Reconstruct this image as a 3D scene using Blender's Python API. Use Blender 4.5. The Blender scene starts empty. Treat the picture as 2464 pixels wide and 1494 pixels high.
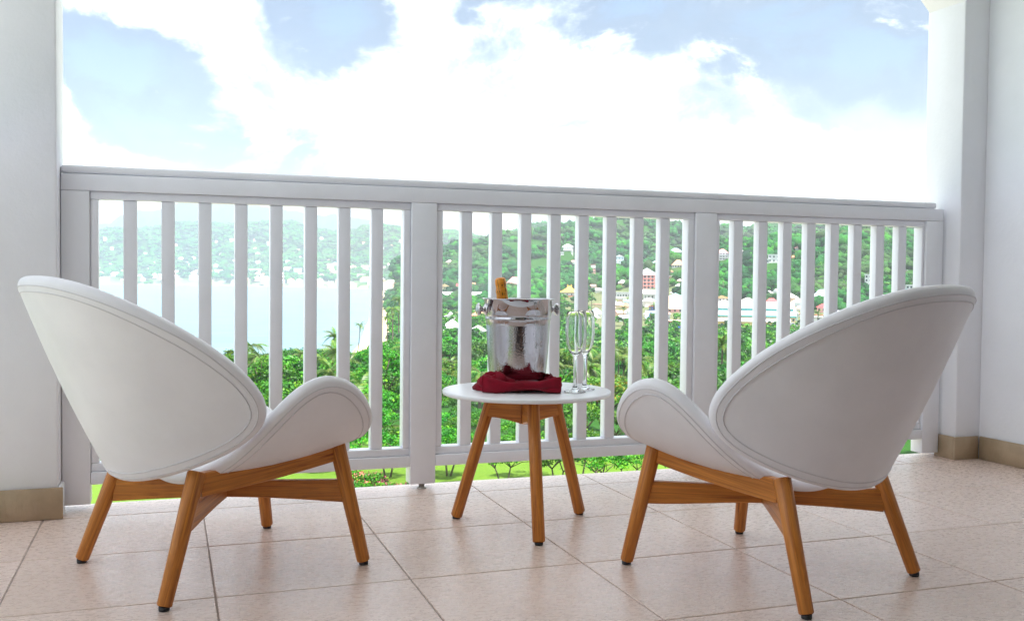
import bpy, bmesh, math, random
import numpy as np
from mathutils import Vector, Matrix

random.seed(7)
rng = np.random.default_rng(11)
PI = math.pi
SC = bpy.context.scene
COL = SC.collection

# ------------------------------------------------------------------ camera
CF = 2359.65                       # focal length in units of a 2464 px wide picture
CH = 0.7236                        # height of the lens above the floor
PITCH, ROLL, YAW = 0.0321722, 0.0099988, 0.3367685
_cp, _sp, _cr, _sr, _cw, _sw = math.cos(PITCH), math.sin(PITCH), math.cos(ROLL), math.sin(ROLL), math.cos(YAW), math.sin(YAW)
VF = np.array([_sw * _cp, _cw * _cp, -_sp])
_r0 = np.array([_cw, -_sw, 0.0]); _u0 = np.cross(_r0, VF)
VR = _cr * _r0 + _sr * _u0
VU = -_sr * _r0 + _cr * _u0
EYE = np.array([0, 0, CH])
cam_d = bpy.data.cameras.new('camera'); cam = bpy.data.objects.new('camera', cam_d); COL.objects.link(cam)
cam.matrix_world = Matrix(((VR[0], VU[0], -VF[0], 0), (VR[1], VU[1], -VF[1], 0), (VR[2], VU[2], -VF[2], CH), (0, 0, 0, 1)))
cam_d.sensor_fit = 'HORIZONTAL'; cam_d.sensor_width = 36; cam_d.lens = 36 * CF / 2464
cam_d.clip_start = 0.02; cam_d.clip_end = 60000
SC.camera = cam
SC.view_settings.view_transform = 'Standard'; SC.view_settings.look = 'None'
SC.view_settings.gamma = 1; SC.view_settings.use_curve_mapping = False
SC.view_settings.exposure = 2.25
SC.cycles.use_denoising = True
SC.cycles.max_bounces = 10; SC.cycles.diffuse_bounces = 6; SC.cycles.glossy_bounces = 5
SC.cycles.transmission_bounces = 10; SC.cycles.transparent_max_bounces = 10; SC.cycles.volume_bounces = 1
SC.cycles.caustics_reflective = False; SC.cycles.caustics_refractive = False
SC.cycles.sample_clamp_indirect = 8

def ray(px, py):
    return VF + VR * (px - 1232) / CF + VU * (747 - py) / CF

def az_of(px):
    return np.arctan((np.asarray(px, float) - 1232) / CF) + YAW

# ------------------------------------------------------------------ sky and sun
SUN_EL, SUN_AZ = math.radians(71), math.radians(150)      # azimuth from +Y towards +X: behind the building, to the right
world = bpy.data.worlds.new('World'); SC.world = world; world.use_nodes = True
wt = world.node_tree; wt.nodes.clear()

class NT:
    """small helper to write node trees"""
    def __init__(s, tree): s.t = tree
    def n(s, kind, **kw):
        nd = s.t.nodes.new(kind)
        for k, v in kw.items(): setattr(nd, k, v)
        return nd
    def link(s, a, b): s.t.links.new(a, b)
    def set(s, sock, v):
        if hasattr(v, 'is_output'): s.link(v, sock)
        elif v is not None: sock.default_value = v
    def math(s, op, a, b=None, c=None, clamp=False):
        nd = s.n('ShaderNodeMath', operation=op); nd.use_clamp = clamp
        s.set(nd.inputs[0], a)
        if b is not None: s.set(nd.inputs[1], b)
        if c is not None: s.set(nd.inputs[2], c)
        return nd.outputs[0]
    def vmath(s, op, a, b=None):
        nd = s.n('ShaderNodeVectorMath', operation=op)
        s.set(nd.inputs[0], a)
        if b is not None: s.set(nd.inputs[1], b)
        return nd.outputs['Value'] if op in ('DISTANCE', 'LENGTH', 'DOT_PRODUCT') else nd.outputs[0]
    def noise(s, vec, scale, detail=4, rough=.5, dist=0.0, color=False):
        nd = s.n('ShaderNodeTexNoise'); s.set(nd.inputs['Vector'], vec)
        nd.inputs['Scale'].default_value = scale; nd.inputs['Detail'].default_value = detail
        nd.inputs['Roughness'].default_value = rough; nd.inputs['Distortion'].default_value = dist
        return nd.outputs['Color' if color else 'Fac']
    def smooth(s, v, a, b, lo=0.0, hi=1.0):
        nd = s.n('ShaderNodeMapRange', interpolation_type='SMOOTHSTEP')
        s.set(nd.inputs[0], v)
        for i, q in enumerate((a, b, lo, hi)): nd.inputs[i + 1].default_value = q
        return nd.outputs[0]
    def mix(s, f, a, b, mode='MIX'):
        nd = s.n('ShaderNodeMix', data_type='RGBA', blend_type=mode)
        s.set(nd.inputs[0], f)
        for i, v in ((6, a), (7, b)):
            if isinstance(v, (tuple, list)) and len(v) == 3: v = (*v, 1)
            s.set(nd.inputs[i], v)
        return nd.outputs[2]
    def mapping(s, vec, scale=(1, 1, 1), rot=(0, 0, 0), loc=(0, 0, 0)):
        nd = s.n('ShaderNodeMapping'); s.link(vec, nd.inputs[0])
        nd.inputs['Scale'].default_value = scale; nd.inputs['Rotation'].default_value = rot; nd.inputs['Location'].default_value = loc
        return nd.outputs[0]

w = NT(wt)
sky = w.n('ShaderNodeTexSky', sky_type='NISHITA'); sky.sun_disc = False
sky.sun_elevation = SUN_EL; sky.sun_rotation = SUN_AZ
sky.air_density = 1.0; sky.dust_density = 1.2; sky.ozone_density = 1.0
tc = w.n('ShaderNodeTexCoord'); D = tc.outputs['Generated']
warp = w.vmath('SUBTRACT', w.noise(D, 4.0, 6, .6, color=True), (0.5, 0.5, 0.5))
warp2 = w.n('ShaderNodeVectorMath', operation='SCALE'); w.link(warp, warp2.inputs[0]); warp2.inputs['Scale'].default_value = .20
DW = w.vmath('ADD', D, warp2.outputs[0])
# gaps between the clouds: (direction through picture point, radius, depth)
gap = None
for px, py, r, k in ((270, 215, .052, 1.0), (370, 270, .045, .9), (500, 345, .05, .75), (640, 385, .045, .7), (250, 345, .03, .5),
                     (1810, 160, .058, .8), (1900, 60, .06, 1.0), (2140, 130, .052, .95), (1760, 240, .05, .5), (2000, 20, .06, .9),
                     (760, -20, .055, .9), (1500, -45, .07, 1.0), (1250, -40, .05, .8), (640, 60, .035, .35), (2190, 240, .03, .6), (1950, 290, .03, .35), (1560, 180, .04, .3)):
    c = ray(px, py); c = c / np.linalg.norm(c)
    d_ = w.vmath('DISTANCE', DW, tuple(c))
    b = w.smooth(d_, r * .15, r * 2.15, k, 0.0)
    gap = b if gap is None else w.math('MAXIMUM', gap, b)
# the same kind of broken cover everywhere else
big = w.smooth(w.noise(w.mapping(DW, (1, 1, 1.6), loc=(3.1, 1.7, .4)), 2.6, 6, .55), .52, .68)
sv = w.n('ShaderNodeSeparateXYZ'); w.link(D, sv.inputs[0])
vdot = w.vmath('DOT_PRODUCT', D, tuple(VF))
infield = w.smooth(vdot, .80, .90)
gap = w.math('MAXIMUM', gap, w.math('MULTIPLY', big, w.math('SUBTRACT', 1.0, infield)))
fine = w.noise(w.mapping(D, (1, 1, 1.7)), 8.0, 9, .64, .4)
gap = w.math('MULTIPLY', gap, w.smooth(fine, .30, .66, .22, 1.12))
shade = w.smooth(w.noise(w.mapping(DW, (1, 1, 2.0)), 5.2, 9, .64), .40, .62)
white = w.mix(shade, (6.7, 7.0, 7.4), (1.30, 1.56, 1.86))
veil = w.mix(w.smooth(gap, .0, .46), white, (.46, .68, 1.14))
skyv = w.mix(0.85, sky.outputs[0], (.24, .50, 1.02))
under = w.smooth(w.noise(w.mapping(DW, (1, 1, 2.4), loc=(.7, .2, .9)), 4.2, 9, .64), .50, .70, 0, .85)
veil = w.mix(under, veil, (.66, .88, 1.28))
final = w.mix(w.smooth(gap, .50, .90, 0.0, .9), veil, skyv)
bg = w.n('ShaderNodeBackground'); bg.inputs['Strength'].default_value = 0.1
w.link(final, bg.inputs['Color'])
wo = w.n('ShaderNodeOutputWorld'); w.link(bg.outputs[0], wo.inputs['Surface'])

sun_d = bpy.data.lights.new('sun', 'SUN'); sun = bpy.data.objects.new('sun', sun_d); COL.objects.link(sun)
sun_d.energy = 2.7; sun_d.angle = math.radians(0.5); sun_d.color = (1.0, .96, .88)
sdir = Vector((math.sin(SUN_AZ) * math.cos(SUN_EL), math.cos(SUN_AZ) * math.cos(SUN_EL), math.sin(SUN_EL)))
sun.rotation_euler = sdir.to_track_quat('Z', 'Y').to_euler()
sun.location = (0, -20, 40)

# ------------------------------------------------------------------ mesh and object helpers
class MB:
    def __init__(s): s.v = []; s.f = []; s.m = []; s.sm = []
    def add(s, verts, faces, mat=0, smooth=False):
        o = len(s.v); s.v += [tuple(map(float, q)) for q in verts]
        for f in faces: s.f.append(tuple(i + o for i in f)); s.m.append(mat); s.sm.append(smooth)
        return s
    def box(s, x0, x1, y0, y1, z0, z1, mat=0):
        return s.add([(x, y, z) for z in (z0, z1) for y in (y0, y1) for x in (x0, x1)],
                     [(0, 2, 3, 1), (4, 5, 7, 6), (0, 1, 5, 4), (2, 6, 7, 3), (0, 4, 6, 2), (1, 3, 7, 5)], mat)
    def bbox(s, x0, x1, y0, y1, z0, z1, b=.003, seg=2, mat=0):
        bm = bmesh.new(); bmesh.ops.create_cube(bm, size=1)
        for q in bm.verts: q.co = ((x0 + x1) / 2 + q.co.x * (x1 - x0), (y0 + y1) / 2 + q.co.y * (y1 - y0), (z0 + z1) / 2 + q.co.z * (z1 - z0))
        bmesh.ops.bevel(bm, geom=list(bm.edges), offset=b, segments=seg, affect='EDGES', profile=.5)
        return s.from_bm(bm, mat, True)
    def from_bm(s, bm, mat=0, smooth=False):
        bm.verts.ensure_lookup_table(); bm.verts.index_update()
        s.add([q.co for q in bm.verts], [[q.index for q in f.verts] for f in bm.faces], mat, smooth); bm.free(); return s
    def lathe(s, prof, seg=48, mat=0, c=(0, 0, 0), smooth=True, close=False):
        n = len(prof); V = []; Fc = []
        for i in range(seg):
            a = 2 * PI * i / seg
            V += [(c[0] + r * math.cos(a), c[1] + r * math.sin(a), c[2] + z) for r, z in prof]
        m = n if close else n - 1
        for i in range(seg):
            j = (i + 1) % seg
            for k in range(m):
                k2 = (k + 1) % n
                q = [i * n + k, j * n + k, j * n + k2, i * n + k2]
                Fc.append(q)
        return s.add(V, Fc, mat, smooth)
    def tube(s, pts, rad, seg=8, mat=0, closed=False, cap=True, smooth=True):
        P = [np.array(p, float) for p in pts]; n = len(P)
        if not hasattr(rad, '__len__'): rad = [rad] * n
        T = [(P[(i + 1) % n] - P[i - 1]) if closed else (P[min(i + 1, n - 1)] - P[max(i - 1, 0)]) for i in range(n)]
        T = [t / (np.linalg.norm(t) + 1e-12) for t in T]
        a = np.array([0, 0, 1.0]) if abs(T[0][2]) < .9 else np.array([1.0, 0, 0])
        N = np.cross(T[0], a); N /= np.linalg.norm(N); V = []
        for i in range(n):
            N = N - T[i] * (N @ T[i]); N /= np.linalg.norm(N) + 1e-12; B = np.cross(T[i], N)
            for k in range(seg):
                t = 2 * PI * k / seg; V.append(P[i] + rad[i] * (math.cos(t) * N + math.sin(t) * B))
        Fc = []
        for i in range(n if closed else n - 1):
            j = (i + 1) % n
            for k in range(seg): Fc.append((i * seg + k, i * seg + (k + 1) % seg, j * seg + (k + 1) % seg, j * seg + k))
        if cap and not closed: Fc += [tuple(range(seg))[::-1], tuple((n - 1) * seg + k for k in range(seg))]
        return s.add(V, Fc, mat, smooth)
    def mesh(s, name, mats):
        me = bpy.data.meshes.new(name); me.from_pydata(s.v, [], s.f)
        for m in (mats if isinstance(mats, (list, tuple)) else [mats]): me.materials.append(m)
        me.polygons.foreach_set('material_index', s.m); me.polygons.foreach_set('use_smooth', s.sm)
        me.update(); return me
    def build(s, name, mats, parent=None, loc=None, rot=None, fix=True):
        me = s.mesh(name, mats)
        if fix:
            bm = bmesh.new(); bm.from_mesh(me); bmesh.ops.recalc_face_normals(bm, faces=bm.faces); bm.to_mesh(me); bm.free()
        return put(name, me, parent, loc, rot)

def put(name, me, parent=None, loc=None, rot=None):
    o = bpy.data.objects.new(name, me); COL.objects.link(o)
    if parent is not None: o.parent = parent
    if loc is not None: o.location = loc
    if rot is not None: o.rotation_euler = rot
    return o

def npmesh(name, V, Fq, mats, tint=None, smooth=False, fmat=None):
    V = np.asarray(V, np.float32); Fq = np.asarray(Fq, np.int32); k = Fq.shape[1]
    me = bpy.data.meshes.new(name); me.vertices.add(len(V)); me.vertices.foreach_set('co', V.ravel())
    me.loops.add(Fq.size); me.loops.foreach_set('vertex_index', Fq.ravel())
    me.polygons.add(len(Fq)); me.polygons.foreach_set('loop_start', np.arange(0, Fq.size, k, dtype=np.int32))
    if smooth: me.polygons.foreach_set('use_smooth', np.ones(len(Fq), bool))
    for m in (mats if isinstance(mats, (list, tuple)) else [mats]): me.materials.append(m)
    if fmat is not None: me.polygons.foreach_set('material_index', np.asarray(fmat, np.int32))
    if tint is not None:
        a = me.attributes.new('tint', 'FLOAT', 'POINT'); a.data.foreach_set('value', np.asarray(tint, np.float32))
    me.update(calc_edges=True); me.validate(); return me

def tag(o, label=None, cat=None, group=None, kind=None):
    for k, v in (('label', label), ('category', cat), ('group', group), ('kind', kind)):
        if v: o[k] = v
    return o

def empty(name, loc=(0, 0, 0), rz=0.0):
    o = bpy.data.objects.new(name, None); COL.objects.link(o); o.location = loc; o.rotation_euler = (0, 0, rz)
    o.empty_display_size = .1; return o

KIDS = {}
def copy_tree(o, parent=None):
    c = o.copy(); COL.objects.link(c)
    if parent is not None: c.parent = parent
    for ch in list(o.children): copy_tree(ch, c)
    return c

# ------------------------------------------------------------------ materials
def mat(name, color=(.8, .8, .8), rough=.5, metal=0.0, spec=.5, build=None):
    m = bpy.data.materials.new(name); m.use_nodes = True
    t = NT(m.node_tree); p = m.node_tree.nodes['Principled BSDF']
    p.inputs['Base Color'].default_value = (*color, 1); p.inputs['Roughness'].default_value = rough
    p.inputs['Metallic'].default_value = metal; p.inputs['Specular IOR Level'].default_value = spec
    if build: build(t, p)
    return m

def bump(t, p, h, strength=.3, dist=.01):
    b = t.n('ShaderNodeBump'); b.inputs['Strength'].default_value = strength; b.inputs['Distance'].default_value = dist
    t.link(h, b.inputs['Height']); t.link(b.outputs[0], p.inputs['Normal'])

def geo(t): return t.n('ShaderNodeNewGeometry').outputs['Position']
def objc(t): return t.n('ShaderNodeTexCoord').outputs['Object']
def rnd(t): return t.n('ShaderNodeObjectInfo').outputs['Random']

def b_plaster(t, p):
    P = geo(t); a = t.noise(P, 2.2, 5, .6); b = t.noise(P, 60, 4, .6)
    t.link(t.mix(t.smooth(a, .35, .7), (.82, .825, .87), (.775, .78, .825)), p.inputs['Base Color'])
    h = t.math('ADD', t.math('MULTIPLY', a, .6), t.math('MULTIPLY', b, .25)); bump(t, p, h, .35, .012)
M_WALL = mat('white_plaster', rough=.62, spec=.3, build=b_plaster)

def b_paint(t, p):
    P = geo(t); a = t.noise(P, 5, 4, .6); b = t.noise(t.mapping(P, (40, 40, 6)), 4, 4, .6)
    s = t.smooth(t.noise(P, 9, 6, .7), .66, .78)
    c = t.mix(t.smooth(a, .35, .7), (.805, .81, .86), (.765, .77, .815))
    t.link(t.mix(t.math('MULTIPLY', s, .25), c, (.60, .54, .46)), p.inputs['Base Color'])
    bump(t, p, b, .08, .004)
M_PAINT = mat('white_gloss_paint', rough=.32, spec=.45, build=b_paint)

def b_tile(t, p):
    P = geo(t); R = rnd(t)
    off = t.n('ShaderNodeCombineXYZ'); t.link(t.math('MULTIPLY', R, 37.0), off.inputs[0]); t.link(t.math('MULTIPLY', R, 11.0), off.inputs[1])
    Q = t.vmath('ADD', P, off.outputs[0])
    a = t.noise(Q, 3.0, 5, .6); streak = t.noise(t.mapping(Q, (34, 66, 30), (0, 0, .75)), 1.5, 6, .68, .5)
    gr = t.noise(Q, 130, 3, .6)
    c = t.mix(t.smooth(a, .32, .72), (.78, .625, .56), (.71, .555, .49))
    c = t.mix(t.math('MULTIPLY', R, .45), c, (.64, .51, .42))
    c = t.mix(t.smooth(streak, .62, .82, 0, .10), c, (.42, .33, .28))
    c = t.mix(t.smooth(t.noise(Q, 6, 5, .7), .64, .76, 0, .25), c, (.52, .38, .26))
    t.link(c, p.inputs['Base Color'])
    t.link(t.smooth(streak, .3, .7, .22, .36), p.inputs['Roughness'])
    h = t.math('ADD', t.math('MULTIPLY', streak, .8), t.math('MULTIPLY', gr, .25)); bump(t, p, h, .14, .005)
M_TILE = mat('beige_slate_tile', rough=.3, spec=.62, build=b_tile)

def b_skirt(t, p):
    P = geo(t); a = t.noise(P, 7, 6, .65); s = t.noise(t.mapping(P, (50, 50, 12)), 2, 4, .6)
    c = t.mix(t.smooth(a, .3, .7), (.44, .325, .215), (.33, .24, .15))
    c = t.mix(t.smooth(t.noise(P, 26, 3, .6), .68, .76, 0, .6), c, (.13, .11, .10))
    t.link(c, p.inputs['Base Color']); bump(t, p, s, .25, .005)
M_SKIRT = mat('tan_skirting_tile', rough=.5, build=b_skirt)
M_GROUT = mat('grey_grout', (.40, .33, .295), .8, build=lambda t, p: bump(t, p, t.noise(geo(t), 200, 3), .3, .003))

def b_teak(t, p):
    O = objc(t); R = rnd(t)
    off = t.n('ShaderNodeCombineXYZ'); t.link(t.math('MULTIPLY', R, 9.0), off.inputs[0]); t.link(t.math('MULTIPLY', R, 5.0), off.inputs[2])
    Q = t.vmath('ADD', O, off.outputs[0])
    g = t.noise(t.mapping(Q, (55, 55, 2.4)), 1.5, 6, .65, 1.2)
    f = t.noise(t.mapping(Q, (260, 260, 6)), 1.2, 3, .6)
    c = t.mix(t.smooth(g, .30, .72), (.64, .245, .040), (.33, .092, .012))
    c = t.mix(t.smooth(g, .60, .74, 0, .7), c, (.10, .026, .005))
    c = t.mix(t.smooth(f, .45, .75, 0, .35), c, (.20, .068, .014))
    t.link(c, p.inputs['Base Color']); t.link(t.smooth(f, .3, .7, .34, .48), p.inputs['Roughness'])
    bump(t, p, t.math('ADD', g, t.math('MULTIPLY', f, .5)), .12, .003)
M_TEAK = mat('oiled_teak', rough=.4, spec=.4, build=b_teak)

def b_leather(t, p):
    O = objc(t); a = t.noise(O, 9, 4, .55); b = t.noise(O, 420, 3, .6)
    t.link(t.mix(t.smooth(a, .3, .7), (.83, .815, .85), (.79, .775, .81)), p.inputs['Base Color'])
    bump(t, p, t.math('ADD', t.math('MULTIPLY', a, 1.2), t.math('MULTIPLY', b, .14)), .34, .006)
M_LEATHER = mat('white_leather', rough=.42, spec=.42, build=b_leather)
M_SEAM = mat('leather_seam', (.64, .62, .65), .5, build=lambda t, p: bump(t, p, t.noise(objc(t), 300, 2), .4, .002))
M_RUBBER = mat('black_rubber', (.02, .02, .022), .6, build=lambda t, p: bump(t, p, t.noise(objc(t), 200, 2), .2, .002))
M_TABLE = mat('white_lacquer', (.82, .82, .84), .30, build=lambda t, p: bump(t, p, t.noise(objc(t), 25, 3), .02, .002))
M_CHINA = mat('white_china', (.84, .84, .85), .15, build=lambda t, p: bump(t, p, t.noise(objc(t), 20, 2), .02, .002))

def b_steel(t, p):
    O = objc(t); s = t.n('ShaderNodeSeparateXYZ'); t.link(O, s.inputs[0])
    wet = t.smooth(t.math('ADD', s.outputs[2], t.math('MULTIPLY', t.math('SUBTRACT', t.noise(O, 30, 4), .5), .05)), .176, .196, 1.0, 0.0)
    drop = t.n('ShaderNodeTexVoronoi'); t.link(t.mapping(O, (230, 230, 130)), drop.inputs['Vector']); drop.inputs['Scale'].default_value = 1.0
    dr = t.smooth(drop.outputs['Distance'], .15, .6, 1, 0)
    run = t.noise(t.mapping(O, (130, 130, 8)), 1.0, 5, .6, .4)
    soft = t.noise(O, 14, 3, .5)
    h = t.math('MULTIPLY', wet, t.math('ADD', t.math('MULTIPLY', dr, .32), t.math('MULTIPLY', run, 1.1)))
    bump(t, p, h, .20, .0020)
    t.link(t.math('ADD', t.math('MULTIPLY', wet, .035), .055), p.inputs['Roughness'])
M_STEEL = mat('polished_steel', (.50, .49, .51), .08, 1.0, build=b_steel)
M_CHROME = mat('chrome', (.58, .57, .58), .07, 1.0, build=lambda t, p: bump(t, p, t.noise(objc(t), 30, 2), .04, .002))
M_BOLT = mat('dull_steel', (.42, .40, .37), .42, 1.0, build=lambda t, p: bump(t, p, t.noise(objc(t), 90, 3), .3, .002))

def b_cloth(t, p):
    O = objc(t); a = t.noise(O, 18, 4, .6)
    wv = t.n('ShaderNodeTexWave'); t.link(t.mapping(O, (1, 1, 1), (.3, .2, .6)), wv.inputs['Vector']); wv.inputs['Scale'].default_value = 400
    t.link(t.mix(t.smooth(a, .3, .7), (.25, .0025, .018), (.17, .0015, .011)), p.inputs['Base Color'])
    p.inputs['Sheen Weight'].default_value = .08
    bump(t, p, t.math('ADD', a, t.math('MULTIPLY', wv.outputs['Fac'], .12)), .25, .004)
M_CLOTH = mat('burgundy_cloth', rough=.85, spec=.2, build=b_cloth)

def b_foil(t, p):
    O = objc(t); a = t.noise(O, 90, 5, .6); v = t.noise(t.mapping(O, (160, 160, 25)), 1.2, 4, .6)
    c = t.mix(t.smooth(a, .35, .68), (.84, .335, .014), (.66, .20, .008))
    c = t.mix(t.smooth(v, .68, .78, 0, .6), c, (.30, .09, .01))
    t.link(c, p.inputs['Base Color']); bump(t, p, t.math('ADD', a, v), .6, .0025)
M_FOIL = mat('orange_foil', rough=.36, metal=.0, build=b_foil)
M_INK = mat('black_ink', (.012, .011, .012), .5, build=lambda t, p: bump(t, p, t.noise(objc(t), 200, 2), .1, .001))
M_BOTTLE = mat('dark_green_glass', (.01, .03, .012), .06, build=lambda t, p: bump(t, p, t.noise(objc(t), 10, 2), .02, .002))

def b_glass(t, p):
    p.inputs['Transmission Weight'].default_value = 1.0; p.inputs['IOR'].default_value = 1.5
    bump(t, p, t.noise(objc(t), 18, 2), .03, .002)
M_GLASS = mat('clear_glass', (.97, .99, .985), .0, build=b_glass)
M_DOOR = mat('dark_door_glass', (.03, .035, .05), .06, build=lambda t, p: bump(t, p, t.noise(geo(t), 3, 2), .02, .01))

# ------------------------------------------------------------------ balcony: floor, walls, ceiling
SX, SY, OX, OY = .45, .44, .999, 3.166
FLX0, FLX1, FLY0 = -.66, 3.17, .32
fl = MB().box(FLX0, 3.30, FLY0, 3.335, -.20, -.0035).build('balcony_floor', M_GROUT); tag(fl, kind='structure')
def tile(x0, x1, y0, y1, nose=False):
    g = .0021; x0 += g; x1 -= g; y0 += g; y1 -= g
    if x1 - x0 < .02 or y1 - y0 < .02: return
    cx, cy = (x0 + x1) / 2, (y0 + y1) / 2; hx, hy = (x1 - x0) / 2, (y1 - y0) / 2
    mb = MB()
    if nose:      # bull-nosed edge tile
        prof = [(-hy, -.012), (-hy, -.0012), (-hy + .0015, 0), (hy - .05, .001), (hy - .022, -.001), (hy - .008, -.007), (hy, -.02), (hy, -.055), (hy - .012, -.055), (hy - .012, -.012)]
        n = len(prof); V = [(sx * hx, y, z) for sx in (-1, 1) for y, z in prof]
        F = [(i, (i + 1) % n, n + (i + 1) % n, n + i) for i in range(n)] + [tuple(range(n))[::-1], tuple(range(n, 2 * n))]
        mb.add(V, F)
    else:
        e = .0014; V = []
        for dx, z in ((0, -.012), (0, -e), (e, 0)):
            V += [(-hx + dx, -hy + dx, z), (hx - dx, -hy + dx, z), (hx - dx, hy - dx, z), (-hx + dx, hy - dx, z)]
        F = [(3, 2, 1, 0), (8, 9, 10, 11)]
        for k in (0, 4):
            F += [(k + i, k + (i + 1) % 4, k + 4 + (i + 1) % 4, k + 4 + i) for i in range(4)]
        mb.add(V, F)
    o = mb.build('floor_tile', M_TILE, fl, (cx, cy, random.uniform(-.0004, .0004)), (random.uniform(-.0006, .0006), random.uniform(-.0006, .0006), 0))
for i in range(-5, 6):
    x0, x1 = max(OX + i * SX, FLX0), min(OX + (i + 1) * SX, FLX1)
    if x1 - x0 < .02: continue
    for j in range(0, 11):
        y1 = OY - j * SY; y0 = max(y1 - SY, FLY0)
        if y1 - y0 > .02: tile(x0, x1, y0, y1)
    tile(x0, x1, OY, 3.375, True)

def skirt(parent, x0, x1, y0, y1, h=.094):
    return MB().bbox(x0, x1, y0, y1, .0005, h, .0015, 1).build('skirting_tile', M_SKIRT, parent)

WY = 3.168   # inner face of the pillars
lp = MB().bbox(-.66, -.310, WY, 3.372, .0, 3.15, .006, 2).build('pillar', M_WALL)
tag(lp, 'smooth white plastered pillar at the left end of the balustrade', 'pillar')
skirt(lp, -.66, -.535, WY - .010, WY - .001); skirt(lp, -.531, -.297, WY - .010, WY - .001)
MB().bbox(-.309, -.299, WY - .0005, 3.235, .0005, .098, .0015, 1).build('skirting_tile', M_WALL, lp)
rp = MB().bbox(3.047, 3.30, WY + .012, 3.388, .0, 3.15, .006, 2).build('pillar', M_WALL)
tag(rp, 'white plastered pillar at the right end of the balustrade, joining the side wall', 'pillar')
skirt(rp, 3.036, 3.0455, WY + .012, 3.285); skirt(rp, 3.036, 3.158, WY + .001, WY + .0105)
rw = MB().box(3.170, 3.30, FLY0, WY + .011, .0, 3.15).build('side_wall', M_WALL)
tag(rw, 'plain white side wall at the right edge with tan skirting tiles', 'wall')
for k in range(8):
    y1 = WY - .0005 - k * .45; skirt(rw, 3.1595, 3.169, y1 - .447, y1)
bw = MB()
y0, y1 = FLY0 - .15, FLY0
bw.box(-.78, -.45, y0, y1, 0, 3.15).box(2.75, 3.30, y0, y1 - .0005, 0, 3.15).box(-.45, 2.75, y0, y1, 2.25, 3.15)
bw = bw.build('back_wall', M_WALL); tag(bw, 'white wall with sliding glass doors and an open doorway behind the seating', 'wall')
for k in range(2):
    x0 = .75 + 1.0 * k; y = FLY0 - (.04 if k else .09)
    dr = MB().box(x0, x0 + .999, y - .02, y, 0, 2.249).build('door', M_DOOR, bw)
    MB().bbox(x0 + .001, x0 + .07, y + .001, y + .03, 0, 2.248).bbox(x0 + .93, x0 + .998, y + .001, y + .03, 0, 2.248).build('door_frame', M_TEAK if k == 0 else M_PAINT, dr)
M_ROOM = mat('dim_room_paint', (.30, .26, .22), .7, build=lambda t, p: bump(t, p, t.noise(geo(t), 40, 3), .1, .003))
M_ROOMF = mat('dark_room_floor', (.055, .045, .05), .4, build=lambda t, p: bump(t, p, t.noise(geo(t), 40, 3), .1, .003))
rf_ = MB().box(-1.5, 3.30, -3.2, y0 - .001, -.20, -.002).build('added_room_floor', M_ROOMF); tag(rf_, kind='structure')  # unseen dark room, added so the bucket reflects a dark band
rm = MB().box(-1.6, -1.5, -3.2, y0 - .001, 0, 2.6).box(3.30, 3.40, -3.2, y0 - .001, 0, 2.6).box(-1.6, 3.40, -3.3, -3.2, 0, 2.6).box(-1.6, 3.4, -3.3, y0 - .001, 2.601, 2.7).build('added_room_walls', M_ROOM); tag(rm, 'dim walls of an unseen room added for dark reflections in the ice bucket', 'wall')
sr = empty('side_railing', (-.70, 1.8, 0)); tag(sr, 'white balustrade closing the open left end of the balcony', 'railing')
MB().bbox(-.035, .035, -1.47, 1.36, 1.0, 1.055, .006).build('cap', M_PAINT, sr); MB().bbox(-.03, .03, -1.47, 1.36, .078, .14, .004).build('bottom_rail', M_PAINT, sr)
bm0 = None
for k in range(25):
    if bm0 is None: q_ = MB().bbox(-.019, .019, -.02, .02, .1405, .9995, .0025).build('baluster', M_PAINT, sr); bm0 = q_.data
    else: q_ = put('baluster', bm0, sr)
    q_.location = (0, -1.40 + k * .11, 0)
ce = MB().box(FLX0 - .12, 3.30, FLY0 - .15, 3.388, 3.151, 3.30).build('ceiling', M_WALL); tag(ce, kind='structure')
# front beam with 45 degree haunches into both pillars
bt, bl, br_ = 2.85, -.310, 3.047
prof = [(bl, 1.866), (bl + .98, bt), (br_ - .98, bt), (br_, 1.866), (br_, 3.15), (bl, 3.15)]
n = len(prof)
V = [(x, y, z) for y in (WY + .006, 3.380) for x, z in prof]
bm_ = MB().add(V, [tuple(range(n)), tuple(range(2 * n - 1, n - 1, -1))] + [(i, n + i, n + (i + 1) % n, (i + 1) % n) for i in range(n)]).build('beam', M_WALL)
tag(bm_, 'white beam over the opening with a sloping haunch meeting the right pillar', 'beam')

# ------------------------------------------------------------------ balustrade
RY0, RY1 = 3.255, 3.322
rl = empty('railing', (1.36, 3.29, 0)); tag(rl, 'white painted timber balustrade with square balusters across the balcony front', 'railing')
RO = np.array([1.36, 3.29, 0])
def rbox(name, x0, x1, y0, y1, z0, z1, b=.004, seg=2, m=M_PAINT, parent=rl):
    c = ((x0 + x1) / 2, (y0 + y1) / 2, (z0 + z1) / 2)
    o = MB().bbox(x0 - c[0], x1 - c[0], y0 - c[1], y1 - c[1], z0 - c[2], z1 - c[2], b, seg).build(name, m, parent)
    o.location = (c[0] - RO[0], c[1] - RO[1], c[2] - RO[2]); return o
rbox('cap', -.3085, 3.0, 3.2585, 3.334, 1.0305, 1.056, .010, 4)
rbox('top_rail', -.3085, 3.030, RY0, RY1, .979, 1.0295, .003)
PX = [(-.3085, -.228), (.777, .866), (1.870, 1.959), (2.946, 3.030)]
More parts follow.
